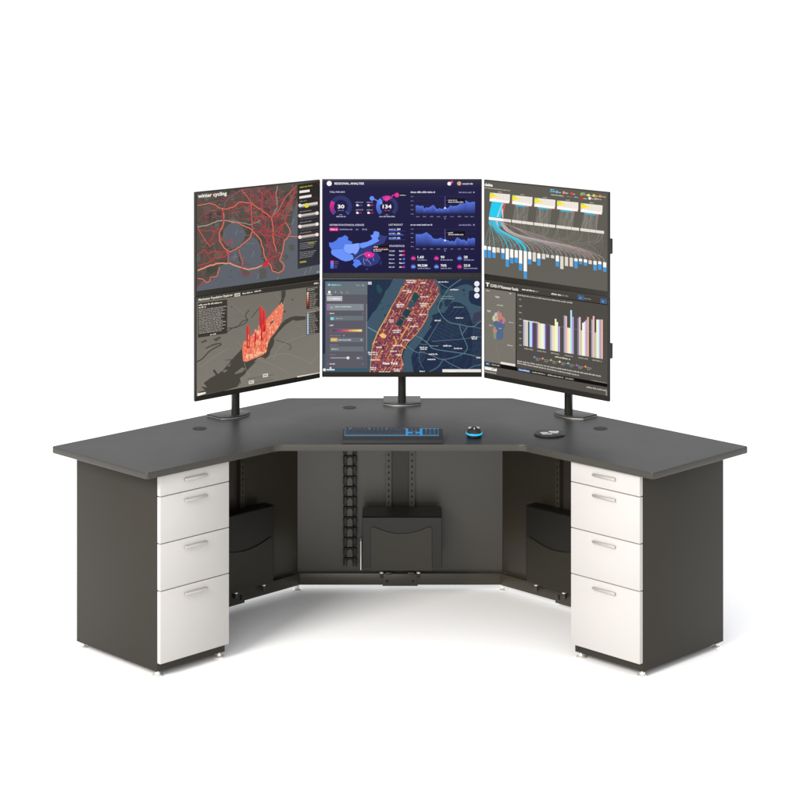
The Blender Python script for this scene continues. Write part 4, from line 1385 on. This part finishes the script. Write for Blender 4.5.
# ---- right bottom: results bar chart
def scr_bars():
    c = Screen([(484.5, 279.6), (606.7, 298), (606.7, 396), (484.5, 373.2)], SW, SH).view(478, 280, 5.714)
    c.fill((78, 75, 70), (84, 80, 75))
    HD = (70, 66, 61)
    WH = (240, 234, 226)
    c.poly([(36, 5), (737, 105), (737, 142), (36, 42)], HD)
    c.line([(36, 42), (737, 142)], 4, (22, 21, 20))
    c.poly([(44, 12), (66, 15), (66, 20), (58, 20), (57, 36), (51, 35), (52, 18), (44, 17)], (255, 252, 246))
    c.text('COVID-19 Wastewater Results', (70, 37), (230, 61), 16, WH, 0.03)
    c.greek((252, 52), (322, 62), 9, (250, 246, 240), 1); c.greek((326, 63), (345, 66), 8, (150, 146, 140), 2)
    c.greek((418, 78), (474, 86), 9, (244, 240, 232), 3); c.greek((478, 87), (514, 92), 8, (150, 146, 140), 4)
    for x0, x1, y in ((567, 603, 97), (694, 731, 118)):
        c.poly([(x0, y - 13), (x1, y - 8), (x1, y + 20), (x0, y + 15)], (66, 100, 142)); c.poly([(x0 + 12, y), (x0 + 22, y + 6), (x0 + 12, y + 10)], (160, 190, 220))
    c.greek((605, 105), (642, 110), 7, (150, 146, 140), 5)
    # map panel
    c.poly([(38, 45), (217, 71), (215, 496), (38, 466)], (121, 117, 109))
    g = random.Random(2)
    for i in range(12):
        x, y = g.uniform(50, 200), g.uniform(80, 440)
        c.line([(x, y), (min(212, x + g.uniform(20, 80)), y + g.uniform(-30, 40))], 1.5, (130, 126, 118))
    c.curve([(150, 350), (105, 370), (112, 420), (130, 478)], 2, (134, 130, 122))
    BLU, PNK, GRN, YEL, PUR = (86, 106, 140), (196, 128, 122), (128, 150, 120), (206, 198, 166), (128, 102, 156)
    c.poly([(88, 232), (120, 232), (152, 246), (156, 262), (146, 276), (146, 330), (128, 344), (108, 340), (102, 300), (90, 262)], BLU)
    c.poly([(112, 178), (120, 174), (122, 184), (134, 186), (138, 208), (152, 216), (158, 232), (146, 252), (128, 240), (106, 234), (104, 214), (112, 204)], PNK)
    c.poly([(122, 226), (140, 224), (142, 240), (128, 246)], PUR); c.poly([(84, 206), (98, 200), (104, 232), (90, 238), (82, 224)], YEL); c.poly([(96, 188), (110, 184), (112, 204), (98, 212), (92, 202)], (176, 200, 204))
    c.poly([(104, 214), (112, 206), (114, 232), (106, 234)], (220, 186, 140)); c.poly([(88, 262), (102, 268), (106, 300), (104, 336), (94, 340), (88, 326)], GRN)
    c.poly([(84, 286), (96, 274), (104, 282), (112, 290), (102, 302), (90, 302)], (200, 130, 124))
    for (x, y, w) in ((98, 92, 26), (102, 98, 20), (108, 141, 36), (52, 172, 22), (54, 178, 18), (178, 240, 24), (120, 275, 14), (168, 372, 30), (64, 258, 20), (46, 58, 22), (180, 76, 10)):
        c.greek((x, y), (x + w, y + w * .15), 5, (222, 216, 206) if w > 12 else (250, 246, 240), int(x + y))
    c.poly([(130, 468), (213, 482), (213, 494), (130, 480)], (240, 232, 222)); c.line([(218.5, 66), (218, 500)], 4.5, (20, 19, 18))
    # chart
    c.greek((226, 84), (538, 131), 7, (206, 200, 192), 8)
    for i in range(8):
        y = 110 + i * 37.2
        c.greek((236, y), (250, y + 2), 6, (190, 184, 176), 20 + i)
    c.line([(256, 115), (256, 372)], 1.5, (96, 92, 87))
    c.line([(258, 232), (716, 308)], 2.2, (130, 125, 119))

    def base(x):
        return 376 + (x - 262) * .168
    grp = [[(264, (168, 162, 204), 228), (274, (214, 200, 182), 230), (284, (216, 206, 172), 231), (291, (40, 66, 62), 233), (299, (150, 214, 244), 234), (307, (178, 186, 236), 236), (315, (104, 56, 146), 238)],
           [(338, (110, 112, 140), 245), (346, (238, 172, 166), 247), (355, (236, 226, 172), 248), (364, (224, 248, 190), 249), (373, (232, 246, 232), 250), (381, (190, 172, 240), 251), (389, (98, 76, 122), 252)],
           [(416, (128, 142, 188), 258), (425, (240, 192, 182), 260), (434, (228, 226, 156), 262), (443, (250, 244, 160), 222), (452, (214, 250, 226), 240), (463, (174, 130, 214), 265)],
           [(494, (132, 130, 168), 203), (503, (232, 162, 168), 206), (513, (240, 226, 168), 272), (522, (250, 236, 182), 274), (531, (150, 226, 240), 172), (541, (160, 120, 208), 210)],
           [(571, (124, 130, 162), 217), (580, (240, 178, 178), 212), (590, (190, 200, 142), 288), (598, (254, 254, 190), 245), (607, (214, 224, 250), 238), (616, (170, 130, 190), 228), (626, (240, 152, 112), 212)],
           [(650, (132, 146, 178), 225), (658, (240, 166, 162), 206), (668, (166, 190, 132), 300), (678, (240, 250, 192), 226), (687, (200, 220, 250), 226), (695, (150, 130, 172), 226), (705, (244, 160, 132), 226)]]
    for bars in grp:
        for i, (x, col, y) in enumerate(bars):
            hw = 4.6
            col = mix(col, (255, 255, 255) if sum(col) > 420 else col, .28)
            c.poly([(x - hw, y - .7), (x + hw, y + .7), (x + hw, base(x + hw)), (x - hw, base(x - hw))], col)
        xa, xb = bars[0][0], bars[-1][0]
        c.greek((xa, base(xa) + 14), (xb, base(xb) + 14), 8, (176, 170, 162), xa)
    c.greek((260, 230), (352, 245), 8, (246, 242, 236), 33)
    c.greek((440, 437), (526, 453), 9, (226, 220, 212), 34)
    for i, (x, y) in enumerate(((323, 441), (370, 449), (417, 458), (466, 467), (514, 476), (563, 486), (612, 494))):
        c.circle(x, y, 6, ((110, 150, 200), (230, 140, 130), (150, 190, 140), (238, 220, 150), (120, 200, 214), (150, 110, 206), (236, 150, 90))[i])
        c.greek((x + 7, y + 5), (x + 38, y + 10), 6, (160, 154, 147), 40 + i); c.greek((x + 9, y + 15), (x + 28, y + 18), 6, (160, 154, 147), 50 + i)
    c.greek((226, 462), (700, 549), 8, (206, 200, 192), 60); c.greek((226, 474), (575, 544), 8, (206, 200, 192), 61)
    c.greek((646, 572), (735, 588), 6, (150, 145, 138), 62)
    # lower tabs
    c.poly([(36, 466), (737, 592), (737, 612), (36, 488)], (14, 13, 12))
    c.poly([(42, 470), (72, 475), (72, 490), (42, 485)], (64, 96, 138)); c.greek((48, 478), (64, 481), 7, (220, 222, 226), 63)
    c.poly([(74, 476), (130, 486), (130, 500), (74, 491)], (60, 57, 53)); c.greek((80, 483), (124, 491), 7, (190, 185, 178), 64)
    c.poly([(228, 503), (300, 516), (300, 532), (228, 519)], (66, 100, 146)); c.greek((236, 512), (294, 522), 8, (226, 230, 236), 65)
    c.poly([(303, 517), (550, 561), (550, 576), (303, 532)], (56, 53, 49))
    for a, b2 in ((310, 382), (398, 486), (500, 542)):
        c.greek((a, 526 + (a - 310) * .178), (b2, 526 + (b2 - 310) * .178), 7, (196, 191, 184), a)
    c.poly([(36, 488), (215, 519), (224, 524), (737, 612), (737, 662), (36, 545)], (86, 82, 77))
    c.poly([(40, 495), (110, 508), (108, 524), (40, 513)], (244, 240, 234)); c.line([(78, 512), (108, 505)], 4, (120, 116, 110)); c.greek((40, 523), (106, 535), 6, (214, 208, 200), 66)
    c.greek((618, 610), (732, 631), 8, (206, 200, 192), 67); c.poly([(726, 630), (735, 632), (735, 660), (726, 658)], (140, 136, 130))
    c.line([(36, 540), (737, 664)], 4, (50, 48, 45))
    return c


ZB1, ZB2 = 0.8770, 1.2765
ZC = 8.462
hx = MW / 2 * 0.70711
lx, lz = -0.322 - hx, 8.447 - hx
monitor(AX, ZC, ZB2, 0, 'monitor showing a navy dashboard with pink and blue gauges and charts', scr_dash)
monitor(AX, ZC, ZB1, 0, 'monitor showing a city map with an orange island and a grey layer panel', scr_city)
monitor(lx, lz, ZB2, R(45), 'monitor showing a grey winter cycling map laced with red roads', scr_cycle)
monitor(lx, lz, ZB1, R(45), 'monitor showing a grey population map with a raised orange-red island', scr_pop)
monitor(2 * AX - lx, lz, ZB2, R(-45), 'monitor showing a cyan flow chart above small blue and white bars', scr_flow)
monitor(2 * AX - lx, lz, ZB1, R(-45), 'monitor showing groups of tall pastel bars beside a small map', scr_bars)

# ------------------------------------------------------------------ keyboard
kb = thing('keyboard', 'black keyboard with blue-lit keys lying near the front edge of the desk', 'keyboard', -0.0272, 7.915, ZT)
KW = 0.1895
prof = [(-0.070, 0.0008), (0.066, 0.0008), (0.066, 0.0245), (0.062, 0.0262), (-0.021, 0.0175), (-0.0655, 0.0135), (-0.070, 0.0118)]
b = MB()
b.prism(prof, -KW, KW, 0.0015, 2, 'x')
b.build('case', M['kcase'], kb)
# lit plate under the keys
sl = math.atan2(0.0262 - 0.0175, 0.062 + 0.021)
b = MB()
b.box(-0.1812, 0.1732, -0.0412, 0.0395, -0.0006, 0.0010)
pl = b.build('backlight', M['glow'], kb)
pl.location = (0, 0.0205, 0.0232)
pl.rotation_euler = (sl, 0, 0)
rows_y = [0.033, 0.0165, 0.0035, -0.0095, -0.0225, -0.0350]
lay = []
px0 = -0.1805
u = 0.01545
for r in range(6):
    y = rows_y[r]
    if r == 0:
        x = px0
        for i, w in enumerate([1, .6, 1, 1, 1, 1, .4, 1, 1, 1, 1, .4, 1, 1, 1, 1]):
            if w in (.6, .4):
                x += w * u
            else:
                lay.append((x, y, w * u)); x += w * u
    else:
        ws = {1: [1] * 13 + [1.9], 2: [1.5] + [1] * 12 + [1.4], 3: [1.8] + [1] * 11 + [2.1], 4: [2.3] + [1] * 10 + [2.6], 5: [1.3, 1.2, 1.3, 6.0, 1.3, 1.2, 1.3, 1.3]}[r]
        x = px0
        for w in ws:
            lay.append((x, y, w * u)); x += w * u
    nx = px0 + 15.35 * u
    if r in (0, 1, 2):
        for k in range(3):
            lay.append((nx + k * u, y, u))
    elif r == 4:
        lay.append((nx + u, y, u))
    elif r == 5:
        for k in range(3):
            lay.append((nx + k * u, y, u))
    nx2 = px0 + 18.85 * u
    if r >= 1:
        ws = [1, 1, 1, 1] if r in (1, 2, 3, 4) else [2, 1, 1]
        x = nx2
        for w in ws:
            lay.append((x, y, w * u)); x += w * u
for (x, y, w) in lay:
    k = MB()
    x0, x1 = x + 0.0008, x + w - 0.0008
    d = 0.0057
    r0 = [(x0, y - d), (x1, y - d), (x1, y + d), (x0, y + d)]
    a = [k.bm.verts.new((p[0], p[1], 0.0014)) for p in r0]
    e = [k.bm.verts.new((p[0] + (0.0012 if p[0] == x0 else -0.0012), p[1] + (0.0008 if p[1] < y else -0.0008), 0.0060)) for p in r0]
    fs = [k.bm.faces.new(a[::-1]), k.bm.faces.new(e)]
    for i in range(4):
        j = (i + 1) % 4
        fs.append(k.bm.faces.new((a[i], a[j], e[j], e[i])))
    ko = k.build('key', M['key'], pl, smooth=0)

# ------------------------------------------------------------------ mouse
ms = thing('computer_mouse', 'black computer mouse with a glowing cyan ring and grey top on the desk', 'mouse', 0.2815, 7.966, ZT)


def egg(mb, secs, n=28):
    rings = []
    for (z, a, bl, y0) in secs:
        ringv = []
        for k in range(n):
            w = 2 * math.pi * k / n
            ex = abs(math.cos(w)) ** 0.85 * (1 if math.cos(w) >= 0 else -1)
            ey = abs(math.sin(w)) ** 0.85 * (1 if math.sin(w) >= 0 else -1)
            ringv.append(mb.bm.verts.new((a * ex, y0 + bl * ey, z)))
        rings.append(ringv)
    fs = []
    for p, q in zip(rings, rings[1:]):
        for k in range(n):
            j = (k + 1) % n
            fs.append(mb.bm.faces.new((p[k], p[j], q[j], q[k])))
    fs.append(mb.bm.faces.new(rings[0])); fs.append(mb.bm.faces.new(rings[-1]))
    bmesh.ops.recalc_face_normals(mb.bm, faces=fs)
    return mb


egg(MB(), [(0.0008, 0.026, 0.041, 0), (0.004, 0.0285, 0.0445, 0), (0.0115, 0.0298, 0.0455, 0)]).build('base_shell', M['blackplastic'], ms)
egg(MB(), [(0.0117, 0.0300, 0.0458, 0), (0.0135, 0.0308, 0.0465, 0), (0.0165, 0.0308, 0.0465, 0), (0.0182, 0.0300, 0.0455, 0)]).build('light_ring', M['cyan'], ms)
egg(MB(), [(0.0184, 0.0294, 0.0445, 0), (0.022, 0.0284, 0.042, 0.001), (0.027, 0.0255, 0.036, 0.003), (0.031, 0.0195, 0.027, 0.005), (0.0332, 0.010, 0.014, 0.006), (0.0338, 0.003, 0.005, 0.006)]).build('top_shell', M['blackplastic'], ms)
for s in (-1, 1):
    k = MB()
    egg(k, [(0.0285, 0.0070, 0.0150, 0), (0.0318, 0.0062, 0.0135, 0), (0.0330, 0.0035, 0.009, 0)], 16)
    o = k.build('button', M['greyplastic'], ms)
    o.location = (s * 0.0105, 0.010, 0.0005)
    o.rotation_euler = (0.02, s * 0.16, 0)
w = MB()
w.ycyl(0, 0, -0.0022, 0.0022, 0.0065, 20)
o = w.build('scroll_wheel', M['greyplastic'], ms)
o.rotation_euler = (0, 0, R(90))
o.location = (0, -0.012, 0.0295)

# ------------------------------------------------------------------ round pad
pad = thing('round_pad', 'round black pad with ridged rim and white lettering to the right of the mouse', 'desk pad', 0.570, 7.997, ZT)
MB().lathe(0, 0, [(0.054, 0.0006), (0.059, 0.0018), (0.0592, 0.0042), (0.0565, 0.0066), (0.0530, 0.0070), (0.0505, 0.0058), (0.0480, 0.0058), (0.0465, 0.0072), (0.044, 0.0074)], 56).build('disc', M['blackplastic'], pad)
pd = MB()
for (x0, x1, y, h) in ((-0.034, -0.004, -0.006, 0.0120), (-0.030, 0.006, -0.026, 0.0110), (-0.001, 0.036, 0.012, 0.0150), (0.004, 0.034, -0.006, 0.0100)):
    g = random.Random(int(y * 9999))
    x = x0
    while x < x1:
        ww = g.uniform(0.0022, 0.0042)
        pd.box(x, x + ww, y, y + h * g.choice((0.8, 1.0, 1.0)), 0.0075, 0.0078)
        x += ww + 0.0012
pd.build('lettering', M['print'], pad, smooth=0)

# ------------------------------------------------------------------ light
w = bpy.data.worlds.new('World')
S.world = w
w.use_nodes = True
nt = w.node_tree
bg = nt.nodes['Background']
tc = nt.nodes.new('ShaderNodeTexCoord')
sep = nt.nodes.new('ShaderNodeSeparateXYZ')
nt.links.new(tc.outputs['Generated'], sep.inputs[0])
ramp = nt.nodes.new('ShaderNodeValToRGB')
ramp.color_ramp.elements[0].position = 0.0
ramp.color_ramp.elements[0].color = (0.94, 0.945, 0.962, 1)
ramp.color_ramp.elements[1].position = 1.0
ramp.color_ramp.elements[1].color = (1.42, 1.43, 1.46, 1)
e = ramp.color_ramp.elements.new(0.35)
e.color = (1.04, 1.045, 1.062, 1)
nt.links.new(sep.outputs['Z'], ramp.inputs['Fac'])
nt.links.new(ramp.outputs['Color'], bg.inputs['Color'])
bg.inputs['Strength'].default_value = 1.0


def area(name, loc, target, size, power, col):
    l = bpy.data.lights.new(name, 'AREA')
    l.shape = 'RECTANGLE'
    l.size, l.size_y = size
    l.energy = power
    l.color = col
    o = bpy.data.objects.new(name, l)
    COL.objects.link(o)
    o.location = loc
    d = Vector(target) - Vector(loc)
    o.rotation_euler = d.to_track_quat('-Z', 'Y').to_euler()
    return o


area('key_softbox', (-5.4, -6.9, 5.9), (0, 0, 0.4), (3.4, 3.4), 1060, (1.0, 0.955, 0.90))
area('front_softbox', (-2.6, -9.6, 3.0), (0, 0.3, 0.2), (4.5, 2.2), 370, (1.0, 0.975, 0.94))

# ------------------------------------------------------------------ camera
cam = bpy.data.cameras.new('camera')
co = bpy.data.objects.new('camera', cam)
COL.objects.link(co)
co.location = (0, -D0, 2.56)
co.rotation_euler = (R(90), 0, 0)
cam.sensor_width = 36
cam.lens = 2097 / 800 * 36
cam.shift_y = -440 / 800
cam.clip_end = 2000
S.camera = co

S.view_settings.view_transform = 'Standard'
S.view_settings.look = 'None'
S.view_settings.exposure = 0
S.view_settings.gamma = 1
S.render.engine = 'CYCLES'
S.cycles.use_denoising = True
S.cycles.max_bounces = 8
